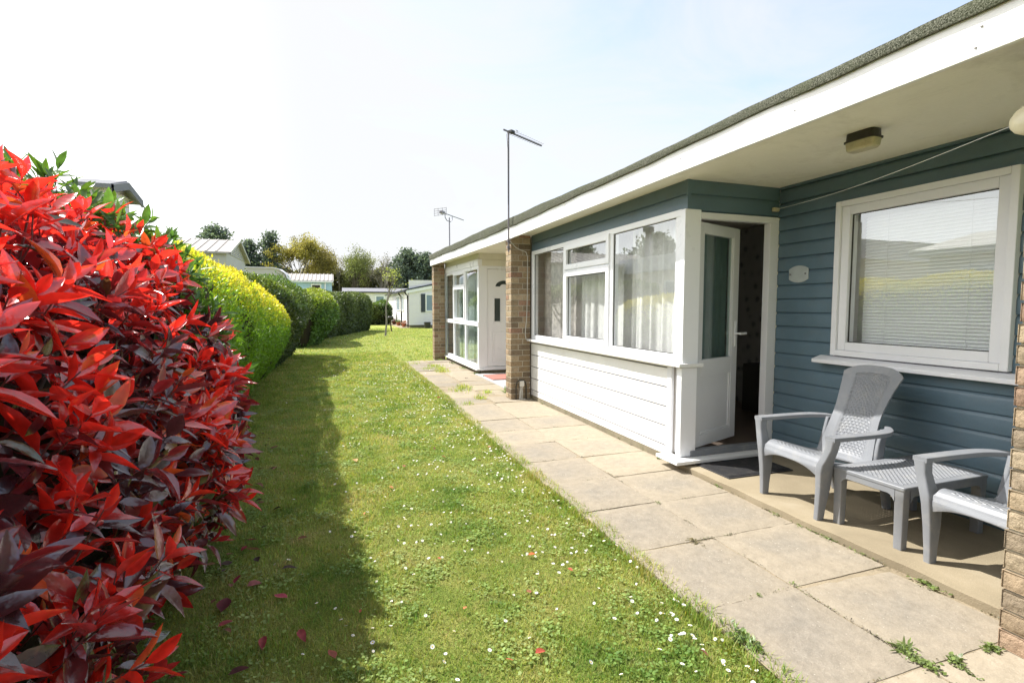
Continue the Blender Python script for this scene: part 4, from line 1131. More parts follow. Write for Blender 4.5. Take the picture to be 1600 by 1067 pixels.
C = np.where(young[:, None] < .4, c_old+(c_mid-c_old)*(young[:, None]/.4), c_mid+(c_red-c_mid)*np.clip((young[:, None]-.4)/.3, 0, 1))
orr = rng.random(n) < .07; C[orr & (young > .45)] = c_or
brz = (rng.random(n) < .06) & (young < .4); C[brz] = np.array([.11, .055, .02])
C = C*rng.uniform(.75, 1.25, (n, 1))
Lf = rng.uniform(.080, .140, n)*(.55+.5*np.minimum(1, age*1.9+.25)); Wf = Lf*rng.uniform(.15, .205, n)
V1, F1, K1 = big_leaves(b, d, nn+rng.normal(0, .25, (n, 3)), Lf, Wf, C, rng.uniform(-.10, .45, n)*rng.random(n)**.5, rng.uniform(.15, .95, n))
# older leaves deeper in
m_ = 4500
P2, N2, t2, s2 = hedge_points(m_, rpath, rprof, RZ, .3, 0, .74, .07, 2.2, 3., .24)
P2 -= N2*.05
D2 = nrm(N2*.5+rng.normal(0, .7, (m_, 3))+np.array([0, 0, -.1]))
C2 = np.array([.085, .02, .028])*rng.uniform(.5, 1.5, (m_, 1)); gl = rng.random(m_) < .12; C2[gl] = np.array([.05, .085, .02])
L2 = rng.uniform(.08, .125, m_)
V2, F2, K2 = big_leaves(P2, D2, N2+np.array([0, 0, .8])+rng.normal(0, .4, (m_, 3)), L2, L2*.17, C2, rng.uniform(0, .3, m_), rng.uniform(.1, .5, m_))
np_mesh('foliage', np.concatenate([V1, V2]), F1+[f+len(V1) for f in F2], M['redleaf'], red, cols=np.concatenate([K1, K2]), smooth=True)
mb = MB()
for i in range(0, ns):
    a = Vector(A[i]); p = Vector(P[i]); nv = Vector(N[i])
    mb.tube([p+a*.035, p-a*.08, p-a*.15-nv*.12-Vector((0, 0, .05))], [.0016, .0026, .0042], 4)
mb.build('stems', M['redstem'], red)
mb = MB()
for i in range(46):
    y = random.uniform(.3, 3.2); x = random.uniform(-1.5, -1.0)
    p = Vector((x, y, 0)); q = p+Vector((random.uniform(.0, .45), random.uniform(-.3, .3), random.uniform(.7, 1.1)))
    mb.tube([p, p.lerp(q, .5)+Vector((random.uniform(-.05, .05),)*3), q, q+Vector((.12, .05, .3))], [.018, .014, .008, .004], 6)
mb.build('branches', M['bark'], red)
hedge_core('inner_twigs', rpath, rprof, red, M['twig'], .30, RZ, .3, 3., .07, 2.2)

# --- the green plant growing between the red shrub and the yellow hedge
gpath = [(0, 2.62), (0, 3.85)]
gprof = [(-.95, .02), (-.76, .35), (-.66, .8), (-.68, 1.2), (-.76, 1.48), (-.92, 1.71), (-1.15, 1.84), (-1.5, 1.88), (-1.9, 1.75), (-2.2, .9), (-2.2, .02)]
grn = thing('green_shrub', (-1.4, 3.7, 0), 'shrub with long soft green leaves rising behind the scarlet leaves, before the yellow hedge', 'shrub')
ns2 = 520
P, N, A, t, s = shoots(ns2, gpath, gprof, .10, .85, .35, .09, 2.6, 9., .14)
b, d, nn, age, si = whorl(P, A, 7, 10, None); n = len(b)
C = np.array([.13, .235, .045])*rng.uniform(.7, 1.3, (n, 1))*np.where(rng.random((n, 1)) < .3, np.array([.85, .95, 1.5]), 1)
Lf = rng.uniform(.09, .15, n)*(.5+.55*np.minimum(1, age*1.8+.3))
V1, F1, K1 = big_leaves(b, d, nn+rng.normal(0, .2, (n, 3)), Lf, Lf*rng.uniform(.11, .16, n), C, rng.uniform(-.05, .3, n), rng.uniform(.2, .6, n))
np_mesh('foliage', V1, F1, M['greenleaf'], grn, cols=K1, smooth=True)
mb = MB()
for i in range(ns2):
    a = Vector(A[i]); p = Vector(P[i]); nv = Vector(N[i]); mb.tube([p+a*.035, p-a*.1, p-a*.2-nv*.1], [.0018, .003, .004], 4)
mb.build('stems', M['hedgeleaf'] if False else M['bark'], grn)
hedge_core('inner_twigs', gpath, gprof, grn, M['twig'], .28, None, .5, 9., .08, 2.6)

# --- clipped hedges further along
def hedge(name, loc, label, path, prof, n, colf, L, Wr, mat, zs=None, endr=.5, bump=.07, bf=1.6, seed=0, up=.5, tmax=.8, jit=.12, spread=.55, inset=.13):
    h = thing(name, loc, label, 'hedge')
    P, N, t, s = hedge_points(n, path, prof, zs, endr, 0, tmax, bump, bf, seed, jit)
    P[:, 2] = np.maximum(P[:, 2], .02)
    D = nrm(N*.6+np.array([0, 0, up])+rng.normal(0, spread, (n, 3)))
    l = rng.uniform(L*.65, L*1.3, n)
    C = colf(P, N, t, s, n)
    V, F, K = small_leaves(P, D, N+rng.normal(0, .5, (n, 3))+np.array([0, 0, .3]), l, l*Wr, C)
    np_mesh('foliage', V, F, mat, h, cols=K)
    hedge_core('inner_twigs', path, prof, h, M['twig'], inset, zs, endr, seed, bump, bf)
    return h
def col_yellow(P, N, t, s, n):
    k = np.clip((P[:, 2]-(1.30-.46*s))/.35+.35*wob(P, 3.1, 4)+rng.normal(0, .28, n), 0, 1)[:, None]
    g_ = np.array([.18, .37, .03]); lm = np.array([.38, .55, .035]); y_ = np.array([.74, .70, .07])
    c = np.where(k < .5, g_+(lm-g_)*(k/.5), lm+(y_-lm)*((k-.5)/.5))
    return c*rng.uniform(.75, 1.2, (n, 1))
yprof = [(-1.28, .0), (-1.05, .28), (-.86, .62), (-.78, .9), (-.80, 1.2), (-.87, 1.43), (-1.0, 1.59), (-1.3, 1.66), (-1.8, 1.64), (-2.1, 1.2), (-2.15, 0)]
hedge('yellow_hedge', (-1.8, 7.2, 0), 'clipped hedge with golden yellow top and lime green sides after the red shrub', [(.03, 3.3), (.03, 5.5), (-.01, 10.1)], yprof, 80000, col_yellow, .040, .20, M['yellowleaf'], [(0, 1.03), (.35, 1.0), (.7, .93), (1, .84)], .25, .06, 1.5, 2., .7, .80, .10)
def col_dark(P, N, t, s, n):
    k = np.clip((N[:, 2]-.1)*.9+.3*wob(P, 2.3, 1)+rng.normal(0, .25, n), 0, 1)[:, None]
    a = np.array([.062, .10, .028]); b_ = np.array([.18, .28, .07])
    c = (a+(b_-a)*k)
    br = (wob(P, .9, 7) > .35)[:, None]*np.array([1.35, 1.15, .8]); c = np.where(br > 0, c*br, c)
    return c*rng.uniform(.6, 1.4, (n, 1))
dprof = [(-1.30, .0), (-1.02, .3), (-.74, .8), (-.62, 1.2), (-.80, 1.56), (-1.15, 1.80), (-1.8, 1.90), (-2.4, 1.8), (-2.6, 1.0), (-2.6, 0)]
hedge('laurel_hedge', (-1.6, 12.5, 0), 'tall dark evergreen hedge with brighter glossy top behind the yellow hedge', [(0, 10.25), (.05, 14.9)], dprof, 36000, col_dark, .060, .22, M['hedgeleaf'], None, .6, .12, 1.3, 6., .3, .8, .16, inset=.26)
def col_mid(P, N, t, s, n):
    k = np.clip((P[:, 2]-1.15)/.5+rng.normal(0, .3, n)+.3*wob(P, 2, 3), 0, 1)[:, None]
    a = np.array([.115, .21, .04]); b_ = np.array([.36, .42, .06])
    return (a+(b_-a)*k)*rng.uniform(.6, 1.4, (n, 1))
mprof = [(-1.5, 0), (-.62, .1), (-.22, .5), (-.02, .9), (-.05, 1.3), (-.25, 1.6), (-.7, 1.76), (-1.5, 1.75), (-2.0, 1.2), (-2.0, 0)]
hedge('round_hedge', (-.9, 18.9, 0), 'rounded mid green bush with a yellowish top between two darker hedges', [(.0, 17.2), (.1, 20.8)], mprof, 26000, col_mid, .085, .24, M['hedgeleaf'], None, 1.1, .12, 1.2, 8., .2, .88, .16, inset=.34)
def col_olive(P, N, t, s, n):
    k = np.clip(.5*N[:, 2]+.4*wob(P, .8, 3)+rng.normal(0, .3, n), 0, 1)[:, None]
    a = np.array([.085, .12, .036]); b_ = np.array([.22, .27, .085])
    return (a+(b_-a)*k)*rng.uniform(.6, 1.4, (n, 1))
oprof = [(-1.3, 0), (-.18, .05), (.02, .5), (.08, 1.0), (.0, 1.6), (-.18, 1.9), (-.7, 2.0), (-1.4, 1.9), (-1.6, 1.0), (-1.6, 0)]
hedge('long_hedge', (.8, 25.5, 0), 'long olive green clipped hedge curving towards the sapling at the end of the lawn', [(-.35, 20.9), (.15, 23.3), (1.1, 26.5), (2.02, 29.4)], oprof, 42000, col_olive, .095, .20, M['hedgeleaf'], [(0, .94), (1, 1.0)], .8, .10, 1.0, 11., .4, .85, .16)
hedge('low_bush', (3.2, 38, 0), 'low dark tangled bush behind the sapling at the corner of the white bungalow', [(2.2, 37.5), (4.0, 38.6)], [(-1, 0), (-.2, .1), (.3, .7), (.1, 1.4), (-.5, 1.65), (-1.2, 1.4), (-1.5, 0)], 9000, col_dark, .14, .25, M['hedgeleaf'], None, .7, .15, 1.4, 13., .4, .9, .3)

# ------------------------------------------------------------------ trees
def specks(P, size, C, mat, name, parent, flat=.3):
    n = len(P); D = nrm(rng.normal(0, 1, (n, 3))); N = nrm(rng.normal(0, 1, (n, 3))+np.array([0, 0, flat]))
    l = rng.uniform(size*.6, size*1.4, n)
    V, F, K = small_leaves(P, D, N, l, l*.34, C); return np_mesh(name, V, F, mat, parent, cols=K)
def limbs(mb, p, d, L, r, depth, tips, spread=.55, up=.18, kids=(2, 3), taper=.68):
    q = p+d*L; m = p.lerp(q, .5)+Vector((random.uniform(-1, 1), random.uniform(-1, 1), 0))*L*.06
    mb.tube([p, m, q], [r, r*.85, r*.68], 5 if r > .02 else 3)
    if depth == 0: tips.append(q); return
    if depth < 3: tips.append(q)
    for k in range(random.randint(*kids)):
        dd = (d+Vector((random.gauss(0, spread), random.gauss(0, spread), random.gauss(0, spread*.7)+up))).normalized()
        limbs(mb, p.lerp(q, random.uniform(.55, 1)), dd, L*random.uniform(taper-.1, taper+.12), r*.62, depth-1, tips, spread, up, kids, taper)
def leafy_tree(name, x, y, h, label, col, nleaf, size, spread=.5, stem=.35, cloud=.5, group=None, r=.13, depth=5, bark='bark', low=0, cat='tree', wide=None):
    t_ = thing(name, (x, y, 0), label, cat, group)
    mb = MB(); tips = []
    p0 = Vector((x, y, -.05)); p1 = Vector((x+random.uniform(-.2, .2), y, h*stem)); mb.tube([p0, p0.lerp(p1, .5)+Vector((random.uniform(-.05, .05), 0, 0)), p1], [r, r*.85, r*.75], 7)
    b0 = len(mb.v)
    for k in range(random.randint(3, 4)):
        d = Vector((random.gauss(0, spread*.7), random.gauss(0, spread*.7), 1)).normalized()
        limbs(mb, p1, d, h*.24, r*.6, depth-1, tips, spread)
    zmax = max(q.z for q in tips); f = (h-.1-h*stem)/(zmax-h*stem)
    wf = min(1.25, f*1.05)
    if wide: wf = wide/max(.1, sorted(math.hypot(q.x-x, q.y-y) for q in tips)[int(.93*len(tips))])
    fix = lambda q: Vector((x+(q.x-x)*wf, y+(q.y-y)*wf, q.z if q.z < h*stem else h*stem+(q.z-h*stem)*f))
    mb.v = [tuple(fix(Vector(q))) for q in mb.v]; tips = [fix(q) for q in tips]
    mb.build('trunk', M[bark], t_, smooth=60)
    T = np.array([tuple(q) for q in tips])
    if nleaf:
        T = T[T[:, 2] > low] if low else T
        P = T[rng.integers(0, len(T), nleaf)]+rng.normal(0, cloud, (nleaf, 3))*np.array([1, 1, .7])
        C = np.array(col)*rng.uniform(.55, 1.45, (nleaf, 1))*(1+.25*wob(P, .8, x)[:, None])
        specks(P, size, np.clip(C, 0, 1), M['farleaf'], 'crown', t_)
    return t_
def pine(name, x, y, h, wdt, label, col=(.125, .165, .14), n=4600, group=None, low=.12, rnd=1.0):
    t_ = thing(name, (x, y, 0), label, 'tree', group)
    mb = MB(); mb.tube([(x, y, -.05), (x+.1, y, h*.5), (x, y, h*.97)], [.2, .13, .03], 7)
    pts = []; nb = 46
    for k in range(nb):
        z = h*(low+(.97-low)*k/nb); f = (1-(z/h))**(.75*rnd)*1.25 if rnd >= 1 else math.sin(math.pi*min(1, (z/h-low)/(1-low))*.86+.32)
        L = wdt*max(.10, min(1, f))*random.uniform(.55, 1.1); a = k*2.4+random.uniform(-.4, .4)
        q = Vector((x+L*math.cos(a), y+L*math.sin(a), z+L*.22+random.uniform(-.2, .2)))
        mb.tube([(x, y, z), q], [.05, .015], 4)
        m = int(n/nb*(.4+1.0*L/wdt))
        f_ = rng.random(m)**.6; base = np.array([x, y, z])+(np.array(q)-np.array([x, y, z]))*f_[:, None]
        pts.append(base+rng.normal(0, 1, (m, 3))*np.array([.36, .36, .2]))
    mb.build('trunk', M['bark'], t_, smooth=60)
    P = np.concatenate(pts); P[:, 2] = np.minimum(P[:, 2], h+.15)
    C = np.array(col)*rng.uniform(.5, 1.6, (len(P), 1))
    specks(P, .34, C, M['farleaf'], 'crown', t_)
    return t_
G1 = 'trees behind the caravans'
pine('pine_tree', -13.5, 70, 11.1, 3.1, 'broad dark pine showing above the pale caravan roof nearest the yellow hedge', group=G1, rnd=.5, low=.25)
pine('pine_tree', -9.9, 71, 9.6, 2.2, 'dark shaggy pine just beyond the gable of the pale caravan', group=G1, rnd=.5)
pine('pine_tree', -7.4, 70, 10.7, 2.1, 'tallest narrow pointed conifer in the tree line', group=G1)
leafy_tree('ash_tree', -4.1, 70, 10.3, 'tall open tree with yellow green spring leaves beside the pointed conifer', (.36, .32, .09), 7000, .19, .55, .25, .30, G1, wide=2.7)
leafy_tree('oak_tree', -1.3, 71, 9.3, 'dense tree with ochre olive young leaves behind the pale blue lodge', (.29, .25, .085), 7000, .18, .5, .22, .45, G1, wide=2.2)
leafy_tree('ivy_tree', 2.2, 69, 9.2, 'slender tree with trunks wrapped in green ivy behind the grey roofed caravan', (.19, .22, .08), 4200, .16, .42, .15, .36, G1, wide=1.9)
leafy_tree('birch_tree', 4.2, 72, 8.6, 'thin tree with sparse pale green leaves between the ivy tree and a bare tree', (.27, .29, .12), 2000, .14, .4, .2, .28, G1, wide=1.5)
leafy_tree('bare_tree', 6.0, 70, 8.8, 'leafless grey twiggy tree standing beside the dark pines', (.2, .19, .15), 500, .16, .5, .2, .3, G1, bark='greybark', depth=6, wide=2.4)
pine('pine_tree', 9.4, 70, 9.0, 2.4, 'dark round headed pine over the white bungalow roof, next to the bare tree', group=G1, rnd=.5, low=.28)
pine('pine_tree', 11.9, 71, 8.8, 2.3, 'dark pine partly hidden by the white chalet at the end of the tree line', group=G1, rnd=.5, low=.25)
leafy_tree('young_tree', -11.3, 66, 7.2, 'small tree with orange yellow leaves between the two pines', (.36, .25, .07), 1000, .17, .4, .3, .32, G1, wide=1.2)
leafy_tree('bare_tree', -5.9, 74, 7.6, 'bare brown tree under the pointed conifer, seen between the leafy trees', (.15, .13, .09), 500, .2, .5, .12, .35, G1, depth=5, wide=1.8)
leafy_tree('ivy_tree', 3.2, 75, 8.0, 'ivy covered trunks forming a dark thicket beyond the grey roof', (.12, .145, .065), 3400, .2, .35, .1, .42, G1, wide=1.8)
leafy_tree('bare_tree', 7.7, 74, 7.4, 'thin bare tree close under the round headed pine', (.17, .15, .12), 400, .18, .45, .15, .35, G1, depth=5, wide=1.7)
leafy_tree('bare_tree', .6, 76, 8.6, 'bare branched tree between the ochre oak and the ivy tree', (.22, .2, .1), 900, .15, .5, .2, .3, G1, bark='greybark', depth=5, wide=1.9)
leafy_tree('bare_tree', 4.9, 77, 8.2, 'pale twiggy tree in the second row between birch and grey bare tree', (.2, .19, .13), 600, .15, .5, .15, .3, G1, bark='greybark', depth=6, wide=2.0)
leafy_tree('ash_tree', -2.6, 76, 8.4, 'yellowish tree filling the gap between the ash and the ochre oak', (.30, .26, .09), 2600, .16, .5, .2, .3, G1, wide=1.9)
def mass(n, x0, x1, y0, y1, z0, z1):
    P = np.c_[rng.uniform(x0, x1, n), rng.uniform(y0, y1, n), z0+(z1-z0)*rng.random(n)**1.3]
    top = z1*(.62+.38*(wob(P, .45, 3)*.5+.5)); P[:, 2] = np.minimum(P[:, 2], top); return P
Pm = mass(46000, -26, 26, 76, 81, 0, 7.2)
Cm = np.array([.14, .145, .08])*rng.uniform(.5, 1.6, (len(Pm), 1))*(1+.3*wob(Pm, .4, 1)[:, None])
D = nrm(rng.normal(0, 1, (len(Pm), 3))); l = rng.uniform(.25, .75, len(Pm))
V, F, K = small_leaves(Pm, D, nrm(rng.normal(0, 1, (len(Pm), 3))), l, l*.35, np.clip(Cm, 0, 1))
tag(np_mesh('undergrowth', V, F, M['farleaf'], cols=K), kind='stuff')
pine('pine_tree', -20, 36, 7.2, 2.6, 'dark pine that shows mirrored in the bay window glass', group='trees beyond the opposite chalet', rnd=.5, low=.2)
pine('pine_tree', -21, 51, 8.0, 2.6, 'dark conifer mirrored in the narrow top light of the bay window', group='trees beyond the opposite chalet', rnd=.5, low=.2)
# sapling on the lawn with its stake
sp = leafy_tree('sapling', 2.09, 23.34, 3.0, 'slender young tree with a few pale leaves alone on the far lawn', (.36, .40, .12), 210, .075, .40, .42, .12, None, .036, 3, 'greybark')
st = thing('post', (2.78, 27.6, 0), 'thin dark post with a small dark box on top by the sapling', 'post')
mb = MB(); mb.tube([(2.80, 27.6, -.05), (2.76, 27.6, .3), (2.75, 27.6, .62)], .035, 7); mb.build('stake', M['bark'], st)
mb = MB(); mb.loft([rsec((2.76, 27.6, z), (a, 0, 0), (0, a, 0), .3) for z, a in ((.55, .08), (.6, .13), (.72, .15), (.78, .10))]); mb.build('box', M['dkplastic'], st, smooth=40)

# ------------------------------------------------------------------ far buildings
def win(name, parent, axis, p, a0, a1, z0, z1, fr, glass, d=.03, bars=(), w=.06):
    mb = MB(); mb.frame(axis, p-d, p+.01, a0, a1, z0, z1, w)
    for b_ in bars:
        if axis == 'x': mb.box(p-d, p+.01, b_-w/2, b_+w/2, z0+w, z1-w)
        else: mb.box(b_-w/2, b_+w/2, p-d, p+.01, z0+w, z1-w)
    f = mb.build(name, fr, parent)
    mb = MB()
    if axis == 'x': mb.box(p-.008, p+.02, a0+w, a1-w, z0+w, z1-w)
    else: mb.box(a0+w, a1-w, p-.008, p+.02, z0+w, z1-w)
    mb.build('pane', glass, f)
    return f
bx, by = 4.27, 31.65
bg_ = thing('white_bungalow', (bx+2, by+5, 0), 'white clad bungalow with black downpipes and dark shutters across the far lawn', 'bungalow')
mb = MB(); siding(mb, 'x', bx, by, 44.5, .16, 2.22, .17, .02, .16); siding(mb, 'y', by, bx-.0, 16, .16, 2.9, .17, .02, .16); mb.box(bx+.03, 16, by+.03, 44.5, .16, 2.2)
mb.build('cladding', M['siding_white'], bg_)
mb = MB(); mb.box(bx+.06, 16, by+.06, 44.5, -.1, .16); mb.build('plinth', M['plinth'], bg_)
mb = MB(); mb.loft([[(bx-.18, y, 2.26), (bx-.18, y, 2.34), (bx+5.5, y, 3.55), (bx+11.5, y, 2.5), (bx+11.5, y, 2.4), (bx+5.5, y, 3.42)] for y in (by-.14, 44.7)]); mb.build('roof', M['slate'], bg_)
mb = MB(); mb.loft([[(bx-.16, y, 2.08), (bx-.16, y, 2.30), (bx+5.5, y, 3.42), (bx+11.4, y, 2.42), (bx+11.4, y, 2.2), (bx+5.5, y, 3.2)] for y in (by-.12, by-.05)]); mb.build('bargeboard', M['upvc'], bg_)
mb = MB(); mb.box(bx-.28, bx-.18, by-.1, 44.6, 2.2, 2.3); gt = mb.build('gutter', M['blackmetal'], bg_)
for y in (by+.15, 35.0):
    mb = MB(); mb.tube([(bx-.23, y, 2.22), (bx-.20, y, 2.1), (bx-.06, y, 1.95), (bx-.06, y, .02)], .045, 8); mb.build('downpipe', M['blackmetal'], bg_, smooth=60)
for a, b_ in ((33.9, 34.9), (36.1, 37.9)): win('window', bg_, 'x', bx-.02, a, b_, 1.0, 2.05, M['upvc'], M['oppwin'], .04, ((a+b_)/2,), .08)
wf = win('window', bg_, 'y', by-.02, 5.27, 6.9, .98, 2.06, M['upvc'], M['oppwin'], .05, (6.08,), .07)
for a, b_ in ((5.0, 5.25), (6.92, 7.17)):
    mb = MB(); mb.box(a, b_, by-.06, by-.015, .95, 2.07); mb.build('shutter', M['slate'], bg_)
mb = MB(); mb.box(3.75, bx, by-.2, 44, -.05, .0); tag(mb.build('bungalow_path', M['sand']), kind='structure')
for i, (x, y) in enumerate(((4.12, 42.3), (4.1, 38.6), (4.08, 35.6), (4.1, 32.9))):
    p = tag(MB().lathe((0, 0, 0), [(.10, 0), (.15, .2), (.17, .2), (.17, .25), (.13, .25), (.12, .2)], 12).build('flower_pot', M['terracotta'], smooth=40, org=(0, 0, 0)), 'small terracotta pot standing along the white bungalow wall', 'plant pot', 'pots along the bungalow wall')
    p.location = (x, y, 0)
    n = 60; Pq = rng.normal(0, .09, (n, 3))*np.array([1, 1, .6])+np.array([0, 0, .3])
    C = np.array([(.08, .16, .04), (.35, .05, .08), (.10, .18, .05), (.3, .12, .05)][i])*rng.uniform(.6, 1.4, (n, 1))
    o = specks(Pq, .09, C, M['farleaf'], 'plant', None); o.parent = p
bn = tag(MB().loft([rsec((5.25, 30.9, z), (a, 0, 0), (0, a, 0), .3) for z, a in ((.0, .15), (.30, .18), (.31, .20), (.36, .17))]).build('dark_bin', M['dkplastic'], smooth=40, org=(5.25, 30.9, 0)), 'small dark bin against the white bungalow below its shuttered window', 'bin')
# pale caravans and lodges showing over the hedge
def lodge(name, label, x0, x1, y0, y1, ze, zr, wall, roof, group='holiday caravans beyond the hedges'):
    t_ = thing(name, ((x0+x1)/2, (y0+y1)/2, 0), label, 'caravan', group)
    ym = (y0+y1)/2
    mb = MB(); mb.box(x0, x1, y0, y1, .3, ze)
    k = ze+.0
    n = 9
    for i in range(n):            # gable boards lap over each other
        za, zb_ = ze+(zr-ze)*i/n, ze+(zr-ze)*(i+1)/n; f0, f1 = 1-i/n, 1-(i+1)/n; h = (y1-y0)/2
        mb.add([(x1, ym-h*f0, za), (x1, ym+h*f0, za), (x1, ym+h*f1, zb_), (x1, ym-h*f1, zb_), (x1+.03, ym-h*f0, za), (x1+.03, ym+h*f0, za)], [(4, 5, 2, 3), (0, 1, 5, 4)])
    mb.build('wall', wall, t_)
    mb = MB(); e = .16
    for sgn in (-1, 1):
        h = (y1-y0)/2+e; sl_ = (zr-ze)/((y1-y0)/2)
        a = [(x, ym+sgn*h, ze-e*sl_) for x in (x0-.1, x1+.14)]; b_ = [(x, ym, zr+.0) for x in (x1+.14, x0-.1)]
        vs = a+b_+[(p[0], p[1], p[2]+.06) for p in a+b_]
        mb.add(vs, [(0, 1, 2, 3), (7, 6, 5, 4), (0, 4, 5, 1), (1, 5, 6, 2), (2, 6, 7, 3), (3, 7, 4, 0)])
        m = int((x1-x0)/.3)
        for i in range(m):
            x = x0+(x1-x0)*i/m
            mb.add([(x, ym+sgn*h, ze-e*sl_+.06), (x+.05, ym+sgn*h, ze-e*sl_+.06), (x+.05, ym, zr+.06), (x, ym, zr+.06), (x, ym+sgn*h, ze-e*sl_+.085), (x+.05, ym+sgn*h, ze-e*sl_+.085), (x+.05, ym, zr+.085), (x, ym, zr+.085)], [(4, 5, 6, 7), (0, 1, 5, 4), (1, 2, 6, 5), (3, 0, 4, 7)])
    mb.build('roof', roof, t_)
    mb = MB(); mb.box(x0+.1, x1-.1, y0+.1, y1-.1, 0, .3); mb.build('skirt', M['plinth'], t_)
    return t_
l1 = lodge('pale_lodge', 'pale caravan with ribbed roof and boarded gable rising above the yellow hedge', -9, -3.5, 20.0, 24.0, 3.12, 3.72, M['siding_pale'], M['roof_pale'])
mb = MB()
for sgn in (-1, 1): mb.add([(-3.36, 22+sgn*2.16, 3.05), (-3.36, 22, 3.72), (-3.36, 22, 3.80), (-3.36, 22+sgn*2.16, 3.13), (-3.33, 22+sgn*2.16, 3.05), (-3.33, 22, 3.72), (-3.33, 22, 3.80), (-3.33, 22+sgn*2.16, 3.13)], [(0, 1, 2, 3), (7, 6, 5, 4), (0, 4, 5, 1), (3, 2, 6, 7)])
mb.build('bargeboard', M['siding_pale'], l1)
l2 = lodge('grey_lodge', 'grey gabled caravan corner glimpsed between green leaves above the red shrub', -3.38, -3.12, 9.0, 10.0, 2.98, 3.12, M['siding_white'], M['roof_grey'])
mb = MB()
for sgn in (-1, 1): mb.add([(-2.98, 9.5+sgn*.6, 2.89), (-2.98, 9.5, 3.05), (-2.98, 9.5, 3.16), (-2.98, 9.5+sgn*.6, 3.0), (-2.95, 9.5+sgn*.6, 2.89), (-2.95, 9.5, 3.05), (-2.95, 9.5, 3.16), (-2.95, 9.5+sgn*.6, 3.0)], [(0, 1, 2, 3), (7, 6, 5, 4), (0, 4, 5, 1), (3, 2, 6, 7)])
mb.build('bargeboard', M['roof_grey'], l2)
cv = thing('white_caravan', (-4, 31.5, 0), 'white static caravan with a curved roof end between the pale lodge and the blue lodge', 'caravan', 'holiday caravans beyond the hedges')
mb = MB(); mb.loft([[(x, 30+o, 0.4), (x, 30+o, z), (x, 33-o, z), (x, 33-o, .4)] for x, z, o in ((-9, 3.3, 0), (-3.0, 3.3, 0), (-2.75, 3.2, .05), (-2.5, 2.98, .1), (-2.4, 2.6, .15))]); mb.build('body', M['siding_pale'], cv)
mb = MB(); mb.loft([[(x, 29.9+o, z), (x, 29.9+o, z+.05), (x, 31.5, z+.12), (x, 33.1-o, z+.05), (x, 33.1-o, z)] for x, z, o in ((-9, 3.305, 0), (-3.05, 3.305, 0), (-2.75, 3.22, .05), (-2.48, 3.02, .1), (-2.36, 2.7, .15))]); mb.build('roof', M['siding_white'], cv, smooth=40)
bl = thing('blue_lodge', (-2, 41.5, 0), 'pale blue boarded lodge with a ribbed cream roof and white framed window', 'lodge', 'holiday caravans beyond the hedges')
mb = MB(); siding(mb, 'y', 40, -6, -.2, .4, 3.14, .2, .025, .4); mb.box(-6, -.2, 40.03, 44, .4, 3.14); mb.build('wall', M['siding_blue'], bl)
mb = MB(); mb.loft([[(x, 39.75, 3.08), (x, 39.75, 3.17), (x, 41.6, 3.74), (x, 44.2, 3.1), (x, 44.2, 3.0), (x, 41.6, 3.6)] for x in (-6.2, -.06)])
for i in range(22): mb.add([(-6.1+i*.28, 39.74, 3.17), (-6.03+i*.28, 39.74, 3.17), (-6.03+i*.28, 41.6, 3.74), (-6.1+i*.28, 41.6, 3.74), (-6.1+i*.28, 39.74, 3.21), (-6.03+i*.28, 39.74, 3.21), (-6.03+i*.28, 41.6, 3.78), (-6.1+i*.28, 41.6, 3.78)], [(4, 5, 6, 7), (0, 1, 5, 4), (1, 2, 6, 5), (3, 0, 4, 7)])
mb.build('roof', M['roof_pale'], bl)
mb = MB(); mb.box(-6.2, -.1, 39.66, 39.75, 3.04, 3.12); mb.build('gutter', M['upvc'], bl)
mb = MB(); mb.tube([(-.64, 39.90, 3.06), (-.64, 39.90, .4)], .05, 8); mb.build('downpipe', M['upvc'], bl)
win('window', bl, 'y', 39.97, -1.62, -.90, 2.05, 2.94, M['upvc'], M['curtain_dark'], .05, (), .09)
gc = thing('grey_caravan', (4.5, 61.5, 0), 'long low caravan with a grey roof and dark gutter beyond the long hedge', 'caravan', 'holiday caravans beyond the hedges')
mb = MB(); mb.box(.9, 14, 60, 63.5, .3, 2.9); mb.build('wall', M['siding_white'], gc)
mb = MB(); mb.loft([[(x, 59.8, 2.92), (x, 59.8, 3.0), (x, 61.7, 3.45), (x, 63.7, 3.0), (x, 63.7, 2.9)] for x in (.8, 14.1)]); mb.build('roof', M['roof_grey'], gc)
mb = MB(); mb.box(.8, 14.1, 59.68, 59.8, 2.84, 2.97); mb.build('gutter', M['blackmetal'], gc)
for a in (2.0, 4.3, 6.0): win('window', gc, 'y', 59.97, a, a+1.1, 1.6, 2.6, M['upvc'], M['oppwin'], .06, (), .14)
gc2 = lodge('far_caravan', 'low dark roofed caravan end between the blue lodge and the grey roofed caravan', -1.6, .9, 62, 66, 2.75, 3.05, M['siding_pale'], M['roof_grey'])
oq = thing('opposite_chalet', (-9, 18, 0), 'white flat roofed chalet across the hedge, mirrored in the wide pane of the bay window', 'chalet')
mb = MB(); mb.box(-12, -7.4, 11.5, 27, 0, 2.7); mb.build('wall', M['opp'], oq)
mb = MB(); mb.box(-12.2, -7.0, 11.3, 27.2, 2.7, 3.3); mb.build('roof', M['siding_white'], oq)
mb = MB(); mb.tube([(-8.0, 19.5, 3.25), (-8.0, 19.5, 4.6)], .14, 10); mb.tube([(-8.0, 19.5, 4.55), (-8.0, 19.5, 4.75)], .25, 10); mb.build('flue', M['roof_grey'], oq, smooth=60)
for a in (13, 16, 19, 22): win('window', oq, 'x', -7.41, a, a+1.4, 1.35, 2.3, M['upvc'], M['oppwin'], -.05, (a+.7,), .07)
